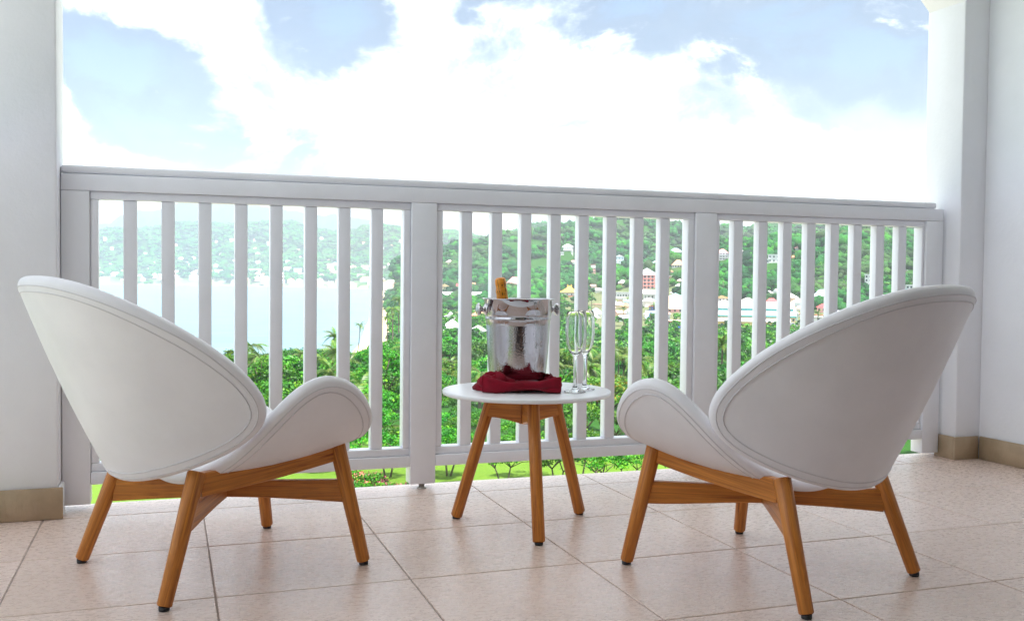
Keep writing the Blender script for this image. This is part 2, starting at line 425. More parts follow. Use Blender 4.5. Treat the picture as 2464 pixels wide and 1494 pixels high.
for k, (a, b) in enumerate(PX):
    rbox('post', a, b, RY0, RY1, .018, .9785, .003)
    if 0 < k < 3:
        ft = MB().lathe([(0, 0), (.017, 0), (.017, .004), (.010, .005), (.010, .020), (0, .020)], 20).build('post_foot', M_BOLT, rl)
        ft.location = ((a + b) / 2 - RO[0], 3.272 - RO[1], .0005)
OPN = [(-.204, .753), (.890, 1.843), (1.978, 2.933)]
BAL = [[-.113, -.002, .109, .220, .331, .4425, .5525, .663], [.9775, 1.0875, 1.1965, 1.309, 1.4185, 1.529, 1.639, 1.748],
       [2.063, 2.1725, 2.281, 2.3905, 2.511, 2.6185, 2.7285, 2.838]]
BAL[2] = [2.063 + i * (2.838 - 2.063) / 7 for i in range(8)]
bal_me = None
for k, (a, b) in enumerate(OPN):
    xl, xr = PX[k][1], PX[k + 1][0]
    rbox('bottom_rail', xl + .0005, xr - .0005, RY0, RY1, .078, .116, .003)
    y0, y1 = 3.2665, 3.317
    rbox('panel_frame', xl + .0008, xr - .0008, y0, y1, .9542, .9785, .0025)
    rbox('panel_frame', xl + .0008, xr - .0008, y0, y1, .1165, .1418, .0025)
    rbox('panel_frame', xl + .0008, a, y0 + .0006, y1 - .0006, .1422, .9538, .0025)
    rbox('panel_frame', b, xr - .0008, y0 + .0006, y1 - .0006, .1422, .9538, .0025)
    for x in BAL[k]:
        if bal_me is None:
            bal = MB().bbox(-.02, .02, -.019, .019, -.4058, .4058, .0025, 2).build('baluster', M_PAINT, rl); bal_me = bal.data
        else: bal = put('baluster', bal_me, rl)
        bal.location = (x - RO[0], 3.2905 - RO[1], .548)

# ------------------------------------------------------------------ lounge chairs
def petal(xt, cy, cz, T, bulge, nphi=112):
    """closed padded shell: a disc-shaped sheet bent inside a smooth closed rim (cosine series); returns mesh builder and two seam loops"""
    rhos = np.r_[0.0001, np.linspace(.12, .72, 9), np.linspace(.78, .94, 7), np.linspace(.955, 1.0, 8)]
    phis = np.linspace(0, 2 * PI, nphi, endpoint=False) + .0137
    def rimp(a, psi):
        return np.array([xt * a, sum(c * math.cos(k * psi) for k, c in enumerate(cy)), sum(c * math.cos(k * psi) for k, c in enumerate(cz))])
    def S(rho, phi):
        a = max(-.99999, min(.99999, rho * math.cos(phi))); b = rho * math.sin(phi)
        ca = math.sqrt(1 - a * a); s_ = (b / ca + 1) / 2; ps = math.asin(abs(a))
        up = rimp(a, ps); lo = rimp(a, PI - ps)
        return lo + (up - lo) * s_ + np.array(bulge) * (1 - min(1.0, rho) ** 2)
    G = np.array([[S(r, p) for p in phis] for r in rhos])          # [ring][phi]
    rim = G[-1]
    # normals
    dphi = np.roll(G, -1, 1) - np.roll(G, 1, 1); drho = np.gradient(G, axis=0)
    N = np.cross(dphi, drho); N /= np.linalg.norm(N, axis=2, keepdims=True) + 1e-12
    N[0] = N[1].mean(0) / np.linalg.norm(N[1].mean(0)); N[-1] = N[-2]
    for _ in range(2): N = (N + np.roll(N, 1, 1) + np.roll(N, -1, 1)); N /= np.linalg.norm(N, axis=2, keepdims=True)
    want = np.array(bulge) / np.linalg.norm(bulge)
    if N[1].mean(0) @ want < 0: N = -N
    dist = np.array([[np.linalg.norm(rim - G[i, j], axis=1).min() for j in range(nphi)] for i in range(len(rhos))])
    r0 = T * .62
    prof = T / 2 * np.sqrt(np.clip(1 - (1 - np.clip(dist / r0, 0, 1)) ** 2, 0, 1))
    # shallow groove + raised welt between the seams on the outer face
    welt = .0010 * np.clip((dist - .016) / .003, 0, 1) * np.clip((.032 - dist) / .003, 0, 1)
    A = G + N * (prof + welt)[..., None]; B = G - N * prof[..., None]
    nr = len(rhos); V = list(A.reshape(-1, 3)) + list(B[:-1].reshape(-1, 3)); F = []
    ib = lambda i, j: (nr * nphi + i * nphi + j) if i < nr - 1 else i * nphi + j
    for i in range(nr - 1):
        for j in range(nphi):
            j2 = (j + 1) % nphi
            F.append((i * nphi + j, i * nphi + j2, (i + 1) * nphi + j2, (i + 1) * nphi + j))
            F.append((ib(i, j), ib(i + 1, j), ib(i + 1, j2), ib(i, j2)))
    F.append(tuple(range(nphi))); F.append(tuple(nr * nphi + j for j in range(nphi))[::-1])
    seams = []
    for d in (.0165, .0310):
        L = []
        for j in range(nphi):
            dj = dist[:, j]; i = max(q for q in range(nr) if dj[q] >= d) if (dj >= d).any() else 0
            i2 = min(i + 1, nr - 1); t = 0 if dj[i] == dj[i2] else np.clip((dj[i] - d) / (dj[i] - dj[i2]), 0, 1)
            L.append(A[i, j] + (A[i2, j] - A[i, j]) * t + N[i, j] * .0002)
        L = np.array(L)
        NL = np.array([N[min(nr - 2, max(q for q in range(nr) if dist[q, j] >= d)), j] for j in range(nphi)])
        for _ in range(2): L = (L + .5 * (np.roll(L, 1, 0) + np.roll(L, -1, 0))) / 2
        seams.append(L + NL * .0004)
    return MB().add(V, F, 0, True), seams

def stick(name, a, b, ra, rb, parent, m=M_TEAK, seg=20):
    """a turned, tapered leg whose local z runs along the grain"""
    a, b = Vector(a), Vector(b); L = (b - a).length
    e = .003
    o = MB().lathe([(0, 0), (ra - e, 0), (ra, e), (rb, L - e), (rb - e, L), (0, L)], seg).build(name, m, parent)
    o.location = a; o.rotation_euler = (b - a).to_track_quat('Z', 'Y').to_euler(); return o

def plank(name, a, b, thick, prof, parent, m=M_TEAK, up=(0, 0, 1)):
    """a rail from a to b; prof(t) -> (bottom, top) offsets; local z along the rail"""
    a, b = Vector(a), Vector(b); L = (b - a).length; zax = (b - a).normalized(); yax = Vector(up) - zax * Vector(up).dot(zax); yax.normalize(); xax = yax.cross(zax)
    ns = 14; V = []; F = []; h = thick / 2; e = .0025
    for i in range(ns + 1):
        t = i / ns; lo, hi = prof(t)
        V += [(-h + e, lo, t * L), (h - e, lo, t * L), (h, lo + e, t * L), (h, hi - e, t * L), (h - e, hi, t * L), (-h + e, hi, t * L), (-h, hi - e, t * L), (-h, lo + e, t * L)]
    for i in range(ns):
        for k in range(8): F.append((i * 8 + k, i * 8 + (k + 1) % 8, i * 8 + 8 + (k + 1) % 8, i * 8 + 8 + k))
    F += [tuple(range(8))[::-1], tuple(ns * 8 + k for k in range(8))]
    o = MB().add(V, F).build(name, m, parent)
    o.location = a; o.rotation_euler = Matrix((xax, yax, zax)).transposed().to_euler(); return o

def make_chair():
    t = empty('lounge_chair')
    bk, sm = petal(.3595, (-.2359, -.1231, -.1228, .0245, .0107), (.4893, .2422, .0014, -.0067, -.0058), .032, (0, -.012, -.004))
    b = bk.build('back_shell', M_LEATHER, t, fix=True)
    for s in sm: MB().tube(s, .0015, 6, closed=True).build('piping', M_SEAM, b)
    st, sm = petal(.3868, (.0662, -.2287, -.0075, .018, -.0115), (.3717, -.0257, -.1086, -.0117, .0192), .032, (0, 0, -.020))
    s_ = st.build('seat_shell', M_LEATHER, t, fix=True)
    for s in sm: MB().tube(s, .0015, 6, closed=True).build('piping', M_SEAM, s_)
    for sx in (-1, 1):
        for foot, top in (((.240, .260, .009), (.199, .202, .322)), ((.240, -.260, .009), (.200, -.166, .284))):
            lg = stick('leg', (sx * foot[0], foot[1], foot[2]), (sx * top[0], top[1], top[2]), .0165, .0205, t)
            gd = MB().lathe([(0, -.009), (.0105, -.009), (.0118, -.007), (.0118, .001), (0, .001)], 16).build('glide', M_RUBBER, lg)
            gd.rotation_euler = (lg.rotation_euler.to_matrix().inverted()).to_euler()
        plank('side_rail', (sx * .198, -.160, .2535), (sx * .198, .205, .294), .022, lambda u: (-.0275 - .004 * math.sin(PI * u), .0275 - .010 * math.sin(PI * u)), t)
    arch = lambda u: (-.030 + .012 * math.sin(PI * u) ** 1.0, .027 - .003 * math.sin(PI * u))
    plank('stretcher', (-.206, -.191, .183), (.208, .221, .190), .020, arch, t)
    plank('stretcher', (.206, -.191, .183), (.008, -.004, .186), .020, lambda u: (-.030 + .012 * math.sin(PI * u / 2), .027 - .003 * math.sin(PI * u / 2)), t)
    plank('stretcher', (-.006, .012, .187), (-.208, .221, .190), .022, lambda u: (-.018 - .012 * math.sin(PI * u / 2) ** 2, .024 + .003 * u), t)
    return t
ch = make_chair()
ch.location = (.128, 2.552, 0); ch.rotation_euler = (0, 0, -math.radians(65.754))
tag(ch, 'white leather shell lounge chair on teak legs beside the left pillar', 'chair', 'lounge chairs either side of the table')
ch2 = copy_tree(ch)
ch2.location = (1.421, 2.091, 0); ch2.rotation_euler = (0, 0, math.radians(21.872))
ch2['label'] = 'white leather shell lounge chair on teak legs near the right wall, its back in shadow'

# ------------------------------------------------------------------ side table and what stands on it
TC = np.array([.991, 2.694]); TZ = .400
tb = empty('side_table', (TC[0], TC[1], 0)); tag(tb, 'round white topped side table on three splayed teak legs', 'table')
MB().lathe([(0, TZ - .0125), (.244, TZ - .0125), (.2465, TZ - .010), (.247, TZ - .003), (.2455, TZ - .0005), (.243, TZ), (0, TZ)], 96).build('table_top', M_TABLE, tb)
for fx, fy in ((.818, 2.830), (.953, 2.483), (1.201, 2.770)):
    d = np.array([fx, fy]) - TC; d /= np.linalg.norm(d)
    lg = stick('leg', (d[0] * .219, d[1] * .219, .007), (d[0] * .104, d[1] * .104, TZ - .0127), .0175, .0175, tb)
    gd = MB().lathe([(0, -.007), (.011, -.007), (.012, -.005), (.012, .001), (0, .001)], 16).build('glide', M_RUBBER, lg)
    gd.rotation_euler = (lg.rotation_euler.to_matrix().inverted()).to_euler()
    # radial apron board with a concave underside, grain along the board
    plank('apron_board', (d[0] * .012, d[1] * .012, TZ - .042), (d[0] * .118, d[1] * .118, TZ - .042), .030,
          lambda u: (-.043 - .016 * (1 - u) ** 2, .029), tb)
    plank('bearer', (d[0] * .09, d[1] * .09, TZ - .019), (d[0] * .135, d[1] * .135, TZ - .019), .050, lambda u: (-.006, .006), tb)

BC = np.array([.983, 2.753]); BZ = .4195
pl = MB().lathe([(0, 0), (.055, 0), (.060, .002), (.092, .0085), (.097, .0105), (.097, .0118), (.090, .0105), (.060, .0045), (0, .0040)], 64).build('saucer', M_CHINA, None, (BC[0] - .005, BC[1] - .02, TZ + .0004))
tag(pl, 'white china plate under the burgundy napkin', 'plate')
bk = empty('ice_bucket', (BC[0], BC[1], BZ)); tag(bk, 'polished steel ice bucket beaded with condensation on a burgundy napkin', 'ice bucket')
H = .2455
outer = [(0, .0), (.060, .0), (.074, .004), (.0825, .014), (.0865, .035), (.0915, .10), (.0945, .165), (.0955, .181), (.0978, .1835), (.0985, .187), (.0978, .1905), (.0965, .193), (.0980, .1945), (.1000, .2000), (.1012, H - .004), (.1075, H - .0015), (.1082, H), (.1075, H + .0006)]
inner = [(.1000, H - .002), (.0990, H - .006), (.0965, .19), (.093, .165), (.085, .035), (.080, .014), (.06, .004), (0, .003)]
MB().lathe(outer + inner, 96).build('bucket_body', M_STEEL, bk)
fwd2 = np.array([VF[0], VF[1]]); fwd2 /= np.linalg.norm(fwd2); rgt2 = np.array([fwd2[1], -fwd2[0]])
for ang in (-1.87, 1.27):      # two knobs, nearly across the view, the left one a little towards the camera
    hd = fwd2 * math.cos(ang) + rgt2 * math.sin(ang)
    k = MB().lathe([(0, 0), (.017, 0), (.0175, .002), (.0150, .005), (.0085, .008), (.0070, .012), (.0085, .016), (.0150, .019), (.0185, .0215), (.0190, .0245), (.0160, .0285), (.0080, .0305), (0, .031)], 32).build('knob', M_CHROME, bk)
    k.location = (hd[0] * .0985, hd[1] * .0985, .2135); k.rotation_euler = Vector((hd[0], hd[1], 0)).to_track_quat('Z', 'Y').to_euler()

# champagne bottle leaning in the bucket, facing the camera
bo = empty('champagne_bottle'); tag(bo, 'champagne bottle with orange foil neck leaning in the steel bucket', 'bottle')
BT = Vector((.9315, 2.772, .7275)); BB = Vector((.967, 2.757, .4265))
bo.location = BB; axis = (BT - BB).normalized()
zq = axis; xq = Vector((rgt2[0], rgt2[1], 0)); yq = zq.cross(xq).normalized(); xq = yq.cross(zq)
bo.rotation_euler = Matrix((xq, yq, zq)).transposed().to_euler()
LB = (BT - BB).length
MB().lathe([(0, 0), (.030, 0), (.034, .004), (.034, .125), (.030, .155), (.018, .185), (.0150, .205), (.0150, .215), (0, .215)], 40).build('bottle_body', M_BOTTLE, bo)
fo = [(0, LB), (0.0070, LB - .0004), (0.0123, LB - .002), (0.0154, LB - .0055), (0.0166, LB - .011), (0.0165, LB - .020), (0.0157, LB - .027), (0.0159, LB - .032), (0.0175, LB - .038), (0.0178, LB - .043), (0.0167, LB - .048), (0.0171, LB - .058), (0.0185, LB - .10), (0.0199, LB - .13)]
foil = MB().lathe(fo, 40).build('foil_neck', M_FOIL, bo)
def fr(z):      # foil radius
    zs = [q[1] for q in fo][::-1]; rs = [q[0] for q in fo][::-1]; return float(np.interp(z, zs, rs))
def print_on(name, polys, u0, z0):
    """flat print laid on the foil: polygons in (across, along) metres; -y faces the camera"""
    mb = MB()
    for P in polys:
        V = []
        for u, v in P:
            z = z0 + v; r = fr(z) + .00025; a = -PI / 2 + (u0 + u) / .0168
            V.append((r * math.cos(a), r * math.sin(a), z))
        mb.add(V, [tuple(range(len(P)))])
    return mb.build(name, M_INK, bo, fix=False)
star = [(.0030 * (1 if i % 2 == 0 else .42) * math.sin(PI * i / 5), .0034 * (1 if i % 2 == 0 else .42) * math.cos(PI * i / 5)) for i in range(10)]
print_on('printed_star', [[(0, 0), star[i], star[(i + 1) % 10]] for i in range(10)], .0040, LB - .0235)
R4 = lambda a, b, c, d: [(a, c), (b, c), (b, d), (a, d)]
print_on('printed_letter_T', [R4(-.0042, -.0028, -.0046, .0046), R4(-.0028, .0042, -.0008, .0008), R4(-.0042, -.0022, -.0048, -.0038), R4(-.0042, -.0022, .0038, .0048)], .0050, LB - .0495)
print_on('printed_letter_E', [R4(-.0042, .0042, -.0044, -.0026), R4(-.0042, -.0028, -.0026, .0036), R4(-.0007, .0007, -.0026, .0022), R4(.0028, .0042, -.0026, .0036)], .0055, LB - .0655)
for uu in (-.0125, -.0062, .0135): print_on('printed_mark', [R4(-.0009, .0009, -.0022, .0022)], uu, LB - .0415)
for uu in (-.0078, .0098): MB().tube([(fr(z) * 1.01 * math.cos(-PI / 2 + (uu + .05 * (LB - z)) / .0145), fr(z) * 1.01 * math.sin(-PI / 2 + (uu + .05 * (LB - z)) / .0145), z) for z in np.linspace(LB - .044, LB - .005, 9)], .0006, 5).build('wire_ridge', M_INK, bo)

# champagne flutes
def flute():
    o_ = [(0, 0), (.029, 0), (.0312, .0008), (.0316, .0018), (.029, .0030), (.018, .0052), (.0085, .0095), (.0062, .017), (.0050, .030), (.0043, .060), (.0045, .090), (.0058, .101), (.0095, .107), (.0160, .113), (.0222, .124), (.0268, .142), (.0292, .165), (.0292, .188), (.0272, .215), (.0252, .2315)]
    i_ = [(.0246, .2322), (.0240, .2315), (.0260, .215), (.0279, .188), (.0279, .165), (.0255, .142), (.0208, .125), (.0148, .1155), (.0075, .111), (0, .1095)]
    return MB().lathe(o_ + i_, 64).mesh('champagne_flute', M_GLASS)
fme = flute()
bmf = bmesh.new(); bmf.from_mesh(fme); bmesh.ops.remove_doubles(bmf, verts=bmf.verts, dist=1e-6); bmesh.ops.recalc_face_normals(bmf, faces=bmf.faces); bmf.to_mesh(fme); bmf.free()
f1 = put('champagne_flute', fme, None, (1.103, 2.596, TZ + .0003)); tag(f1, 'empty champagne flute standing nearest the table edge, in front of the other', 'glass', 'flutes on the side table')
f2 = put('champagne_flute', fme, None, (1.155, 2.648, TZ + .0003)); tag(f2, 'empty champagne flute half hidden behind the nearer one', 'glass', 'flutes on the side table')

# folded burgundy napkin under the bucket
def napkin():
    mb = MB(); th = .0022
    L = np.array([.836, 2.635]); Rr = np.array([1.046, 2.560]); ax = (Rr - L); W = np.linalg.norm(ax); ax /= W; nb = np.array([-ax[1], ax[0]])   # nb: away from the camera
    def sheet(fn, nu, nv):
        P = np.array([[fn(i / nu, j / nv) for j in range(nv + 1)] for i in range(nu + 1)])
        du = np.gradient(P, axis=0); dv = np.gradient(P, axis=1); N = np.cross(du, dv); N /= np.linalg.norm(N, axis=2, keepdims=True) + 1e-12
        A = P + N * th / 2; B = P - N * th / 2; m = nv + 1; V = list(A.reshape(-1, 3)) + list(B.reshape(-1, 3)); K = (nu + 1) * m; F = []
        for i in range(nu):
            for j in range(nv):
                q = (i * m + j, (i + 1) * m + j, (i + 1) * m + j + 1, i * m + j + 1); F.append(q); F.append(tuple(K + x for x in q[::-1]))
        ring = [i * m for i in range(nu + 1)] + [nu * m + j for j in range(1, m)] + [i * m + nv for i in range(nu - 1, -1, -1)] + [j for j in range(nv - 1, 0, -1)]
        for a, b in zip(ring, ring[1:] + ring[:1]): F.append((a, b, b + K, a + K))
        mb.add(V, F, 0, True)
    I = np.interp
    def fold(u, v):
        # v: 0 far under the bucket -> front crest -> down the front -> tucked back below
        zt = TZ + I(u, [0, .12, .3, .55, .8, 1], [.052, .043, .034, .031, .040, .049]); zb = TZ + I(u, [0, .18, .4, .6, .78, .9, 1], [.0015, .002, .007, .0155, .014, .010, .008])
        s = u * W; dep = I(v, [0, .40, .48, .56, .64, .72, .80, 1], [.085, .022, .008, .001, -.003, -.001, .006, .060])
        z = I(v, [0, .40, .48, .56, .64, .72, .80, 1], [.5, .80, .95, 1.0, .86, .40, 0, .12])
        zz = zb + (zt - zb) * z
        if v < .4: zz = min(zz, TZ + .018 + .6 * (zt - TZ - .018) * (v / .4))
        wob = .0035 * math.sin(9 * u + 5 * v) + .002 * math.sin(23 * u - 7 * v) + .006 * math.sin(PI * u) * (.5 - v)
        p = L + ax * s + nb * (dep + wob - .012 * math.sin(PI * u))
        return (p[0], p[1], zz + .0012 * math.sin(17 * u + 9 * v))
    sheet(fold, 48, 26)
    def fold2(u, v):   # lower layer showing at the right end
        s = W * (.42 + .575 * u); zt = TZ + I(u, [0, .5, 1], [.016, .022, .024]); zb = TZ + I(u, [0, .45, .75, 1], [.014, .012, .004, .0015])
        dep = I(v, [0, .4, .5, .6, .72, 1], [.07, .018, .002, .000, .006, .06]); z = I(v, [0, .4, .5, .6, .72, 1], [.9, .97, .95, .5, 0, .05])
        p = L + ax * s + nb * (dep - .010 * math.sin(PI * (.42 + .575 * u)) + .002 + .0025 * math.sin(11 * u + 3 * v))
        return (p[0], p[1], zb + (zt - zb) * z)
    sheet(fold2, 30, 20)
    def lump(c, rx, ry, rz, rot, seed):
        r_ = np.random.default_rng(seed); ph = r_.uniform(0, 6.28, 6); V = []; nu, nv = 28, 14; F = []
        for i in range(nu):
            for j in range(nv + 1):
                a = 2 * PI * i / nu; b = -PI / 2 + PI * j / nv
                d = 1 + .16 * math.sin(3 * a + ph[0] + 2 * b) + .12 * math.sin(5 * a + ph[1] - 3 * b) + .07 * math.sin(9 * a + 5 * b + ph[2])
                x, y, z = rx * math.cos(b) * math.cos(a) * d, ry * math.cos(b) * math.sin(a) * d, rz * math.sin(b) * (d ** 1.5)
                V.append((c[0] + x * math.cos(rot) - y * math.sin(rot), c[1] + x * math.sin(rot) + y * math.cos(rot), max(TZ + .0008, c[2] + z)))
        for i in range(nu):
            for j in range(nv): F.append((i * (nv + 1) + j, ((i + 1) % nu) * (nv + 1) + j, ((i + 1) % nu) * (nv + 1) + j + 1, i * (nv + 1) + j + 1))
        mb.add(V, F, 0, True)
    lump((.872, 2.684, TZ + .010), .030, .050, .024, .3, 3)
    lump((.884, 2.664, TZ + .022), .024, .052, .027, .9, 4)
    lump((1.050, 2.650, TZ + .012), .026, .055, .022, -.6, 5)
    lump((1.066, 2.700, TZ + .014), .018, .040, .022, .2, 9)
    def ring(u, v):   # cloth gathered round the foot of the bucket
        a = 2 * PI * u; r = I(v, [0, .3, .6, 1], [.075, .098, .112, .118]); z = I(v, [0, .3, .6, 1], [.0165, .027, .020, .003])
        k = 1 + .12 * math.sin(3 * a + .6)
        return (BC[0] + r * math.cos(a) * (1 + .04 * math.sin(5 * a)), BC[1] - .006 + r * math.sin(a), TZ + z * (k if v > 0 else 1))
    sheet(ring, 72, 10)
    return mb
na = napkin().build('napkin', M_CLOTH, fix=False); tag(na, 'folded burgundy cloth napkin wrapped round the foot of the ice bucket', 'napkin')
#@@LANDSCAPE
# ================================================================== the land, the bay and the hills
def px_of(az):
    d = np.asarray(az, float) - YAW; d = (d + PI) % (2 * PI) - PI
    return np.where(np.abs(d) < 1.35, 1232 + CF * np.tan(np.clip(d, -1.35, 1.35)), np.where(d < 0, -9000.0, 12000.0))
def at(px, py, r):
    """point on the sight line through a picture point, r metres away over ground"""
    v = ray(px, py); return EYE + v * (r / math.hypot(v[0], v[1]))
SEA = -26.0
_er = [0, 199, 200, 215, 240, 300, 400, 700, 1000, 1500, 2000, 2300, 2600, 2800, 3000, 3100, 3200, 3201]
_ee = [-1e5, -1e5, 300, 500, 712, 822, 866, 893, 908, 915, 912, 890, 760, 600, 420, 240, -200, -1e5]
RIDGE = [  # crest points (px, py) as seen, distance(s), half width
    ([(-300, 600), (100, 585), (240, 548), (300, 532), (331, 508), (360, 510), (387, 504), (429, 497), (458, 489), (510, 482), (560, 486), (630, 496), (696, 504), (729, 513), (768, 520), (853, 524), (890, 529), (923, 537), (964, 542), (1040, 556), (1120, 580)], (5600, 5200), 900),
    ([(100, 565), (240, 566), (330, 560), (424, 543), (513, 541), (597, 546), (696, 537), (767, 556), (846, 566), (925, 552), (964, 554), (1066, 560), (1102, 568), (1138, 574), (1174, 577), (1260, 600)], (3950, 2900), 420),
    ([(60, 625), (150, 600), (240, 580), (274, 561), (297, 556), (333, 561), (360, 572), (400, 592), (450, 625)], (3420, 3380), 170),
    ([(905, 660), (964, 640), (1010, 622), (1066, 607), (1103, 600), (1137, 592), (1175, 585), (1210, 573), (1245, 559), (1281, 552), (1317, 553), (1351, 541), (1385, 536), (1420, 536), (1451, 528), (1485, 522), (1530, 517), (1578, 525), (1614, 546), (1640, 547), (1700, 566), (1745, 574), (1800, 590)], (1500, 1250), 270),
    ([(1640, 600), (1755, 572), (1790, 559), (1813, 547), (1851, 536), (1900, 532), (1960, 532), (2050, 538), (2200, 548), (2464, 565)], (1650, 1500), 330),
    ([(1760, 668), (1800, 640), (1848, 592), (1907, 568), (1963, 558), (2023, 553), (2080, 550), (2150, 550), (2250, 552), (2464, 560), (2700, 580)], (900, 720), 190),
    ([(1240, 560), (1281, 543), (1300, 540), (1320, 543), (1360, 560)], (2300, 2300), 200),
]
_ridges = []
for pts, (ra, rb), wd in RIDGE:
    P = [at(px, py, ra + (rb - ra) * i / (len(pts) - 1)) for i, (px, py) in enumerate(pts)]
    P = np.array(P); P[:, 2] -= 7.0 if ra < 2000 else 0; _ridges.append((P, wd))
_wv = [(rng.uniform(-1, 1, 2), 1 / s, rng.uniform(0, 6.28), a) for s, a in ((170, .3), (110, .3), (75, .26), (48, .2), (30, .14), (19, .1), (230, .3), (140, .25))]
def und(x, y):
    return sum(a * np.sin((x * d[0] + y * d[1]) / np.hypot(*d) * k * 2 * PI / 1.6 + p) for d, k, p, a in _wv)
_br = [0, 20, 45, 60, 80, 120, 160, 200, 330, 450, 650, 900, 1200, 2000, 9500]
_bz = [-12.4, -12.4, -12.7, -13.1, -14.0, -16.4, -18.4, -19.9, -22.6, -23.6, -22.8, -18.5, -13.0, -11.0, -8.0]
def terrain(x, y):
    x = np.asarray(x, float); y = np.asarray(y, float)
    r = np.hypot(x, y); px = px_of(np.arctan2(x, y))
    z = np.interp(r, _br, _bz) + .12 * und(x * 3, y * 3) * np.clip(r / 60, 0, 1)
    far = np.clip((r - 1600) / 500, 0, 1) * np.clip((1150 - px) / 120, 0, 1)
    z = z * (1 - far) + far * (-25.0 + np.clip((r - 2700) / 900, 0, 1) * 10)
    low = np.clip((1060 - px) / 120, 0, 1) * np.clip((r - 400) / 200, 0, 1) * (r < 2600)
    z = z * (1 - low) + low * np.minimum(z, -24.4)
    add = np.zeros_like(z)
    for P, wd in _ridges:
        best = np.full(z.shape, 1e9); zc = np.zeros_like(z)
        for A, B in zip(P[:-1], P[1:]):
            ab = B[:2] - A[:2]; t = np.clip(((x - A[0]) * ab[0] + (y - A[1]) * ab[1]) / (ab @ ab), 0, 1)
            d = np.hypot(x - A[0] - t * ab[0], y - A[1] - t * ab[1]); m = d < best
            best = np.where(m, d, best); zc = np.where(m, A[2] + t * (B[2] - A[2]), zc)
        g = np.exp(-(best / wd) ** 2 * 1.15)
        h = np.maximum(zc - z, 0) * g * (1 + .16 * und(x, y) * np.clip(best / (wd * .35), 0, 1))
        add = np.maximum(add, h)
    z = z + add
    e = np.interp(r, _er, _ee); s = (px - e) * r / CF        # metres inland from the waterline
    k = np.clip(s / 22, -1, 1)
    return np.where(s < 22, np.minimum(z, SEA + np.where(k > 0, 1.6 * k, 5 * k)), z)
def hit(px, py):
    v = ray(px, py); v = v / math.hypot(v[0], v[1]); r = np.geomspace(25, 9000, 1400)
    d = EYE[2] + v[2] * r - terrain(v[0] * r, v[1] * r); i = int(np.argmax(d < 0))
    if d[i] >= 0: return None
    t = d[i - 1] / (d[i - 1] - d[i]); rr = r[i - 1] + t * (r[i] - r[i - 1])
    return np.array([v[0] * rr, v[1] * rr, EYE[2] + v[2] * rr]), rr

az = np.radians(np.r_[np.arange(-180, -24, 6.0), np.arange(-22, 58, .22), np.arange(60, 180, 6.0)])
rr_ = np.r_[0.5, np.geomspace(9, 9500, 250)]
AZ, RR = np.meshgrid(az, rr_); TX, TY = RR * np.sin(AZ), RR * np.cos(AZ); TZZ = terrain(TX, TY)
na_, nr_ = len(az), len(rr_); I = np.arange(na_ * nr_).reshape(nr_, na_); J = np.roll(I, -1, 1)
Fq = np.stack([I[:-1], I[1:], J[1:], J[:-1]], -1).reshape(-1, 4)
PXg = px_of(AZ); sg = (PXg - np.interp(RR, _er, _ee)) * RR / CF
slope = np.hypot(np.gradient(TZZ, axis=0), 0) / np.maximum(np.gradient(RR, axis=0), 1)
colr = np.empty((nr_, na_, 4)); colr[..., 3] = 1
def setc(mask, c):
    m = np.clip(mask, 0, 1)[..., None]; colr[..., :3] = colr[..., :3] * (1 - m) + np.array(c) * m
colr[..., :3] = (.022, .085, .012)
setc((RR - 4300) / 500, (.012, .040, .030))
setc((95 - RR) / 12, (.105, .190, .022))
setc((40 - RR) / 3, (.50, .46, .43))          # unseen pale paving, added to bounce neutral light up into the balcony
setc(np.clip((RR - 400) / 60, 0, 1) * np.clip((1050 - RR) / 150, 0, 1) * np.clip((PXg - 1040) / 60, 0, 1) * np.clip((.25 - slope) / .1, 0, 1) * .75, (.17, .17, .10))
setc(np.clip((17 - sg) / 5, 0, 1) * (RR > 150) * (RR < 2500), (.62, .52, .36))
setc(np.clip((70 - sg) / 20, 0, 1) * np.clip((RR - 2400) / 200, 0, 1) * .5, (.40, .36, .28))
for (px, py, rad) in ((1085, 926, 9), (1010, 930, 5), (950, 1036, 6), (1240, 905, 4)):
    h_ = hit(px, py)
    if h_: setc(np.clip((rad - np.hypot(TX - h_[0][0], TY - h_[0][1])) / 3, 0, 1), (.46, .37, .20) if py < 1000 else (.24, .33, .05))

def b_terrain(t, p):
    a = t.n('ShaderNodeAttribute'); a.attribute_name = 'ground'; P = geo(t)
    n1 = t.noise(P, .09, 6, .6); n2 = t.noise(P, 2.5, 4, .65)
    c = t.mix(t.smooth(n1, .3, .7), a.outputs['Color'], t.mix(1.0, a.outputs['Color'], (.72, .80, .62), 'MULTIPLY'))
    c = t.mix(t.smooth(n2, .4, .75, 0, .5), c, t.mix(1.0, a.outputs['Color'], (1.25, 1.1, .8), 'MULTIPLY'))
    t.link(c, p.inputs['Base Color']); bump(t, p, n2, .4, .3)
M_GROUND = mat('ground_cover', rough=.9, spec=.1, build=b_terrain)
tme = npmesh('terrain', np.stack([TX, TY, TZZ], -1).reshape(-1, 3), Fq, M_GROUND, smooth=True)
ca = tme.attributes.new('ground', 'FLOAT_COLOR', 'POINT'); ca.data.foreach_set('color', colr.reshape(-1).astype(np.float32))
tag(put('terrain', tme), kind='structure')

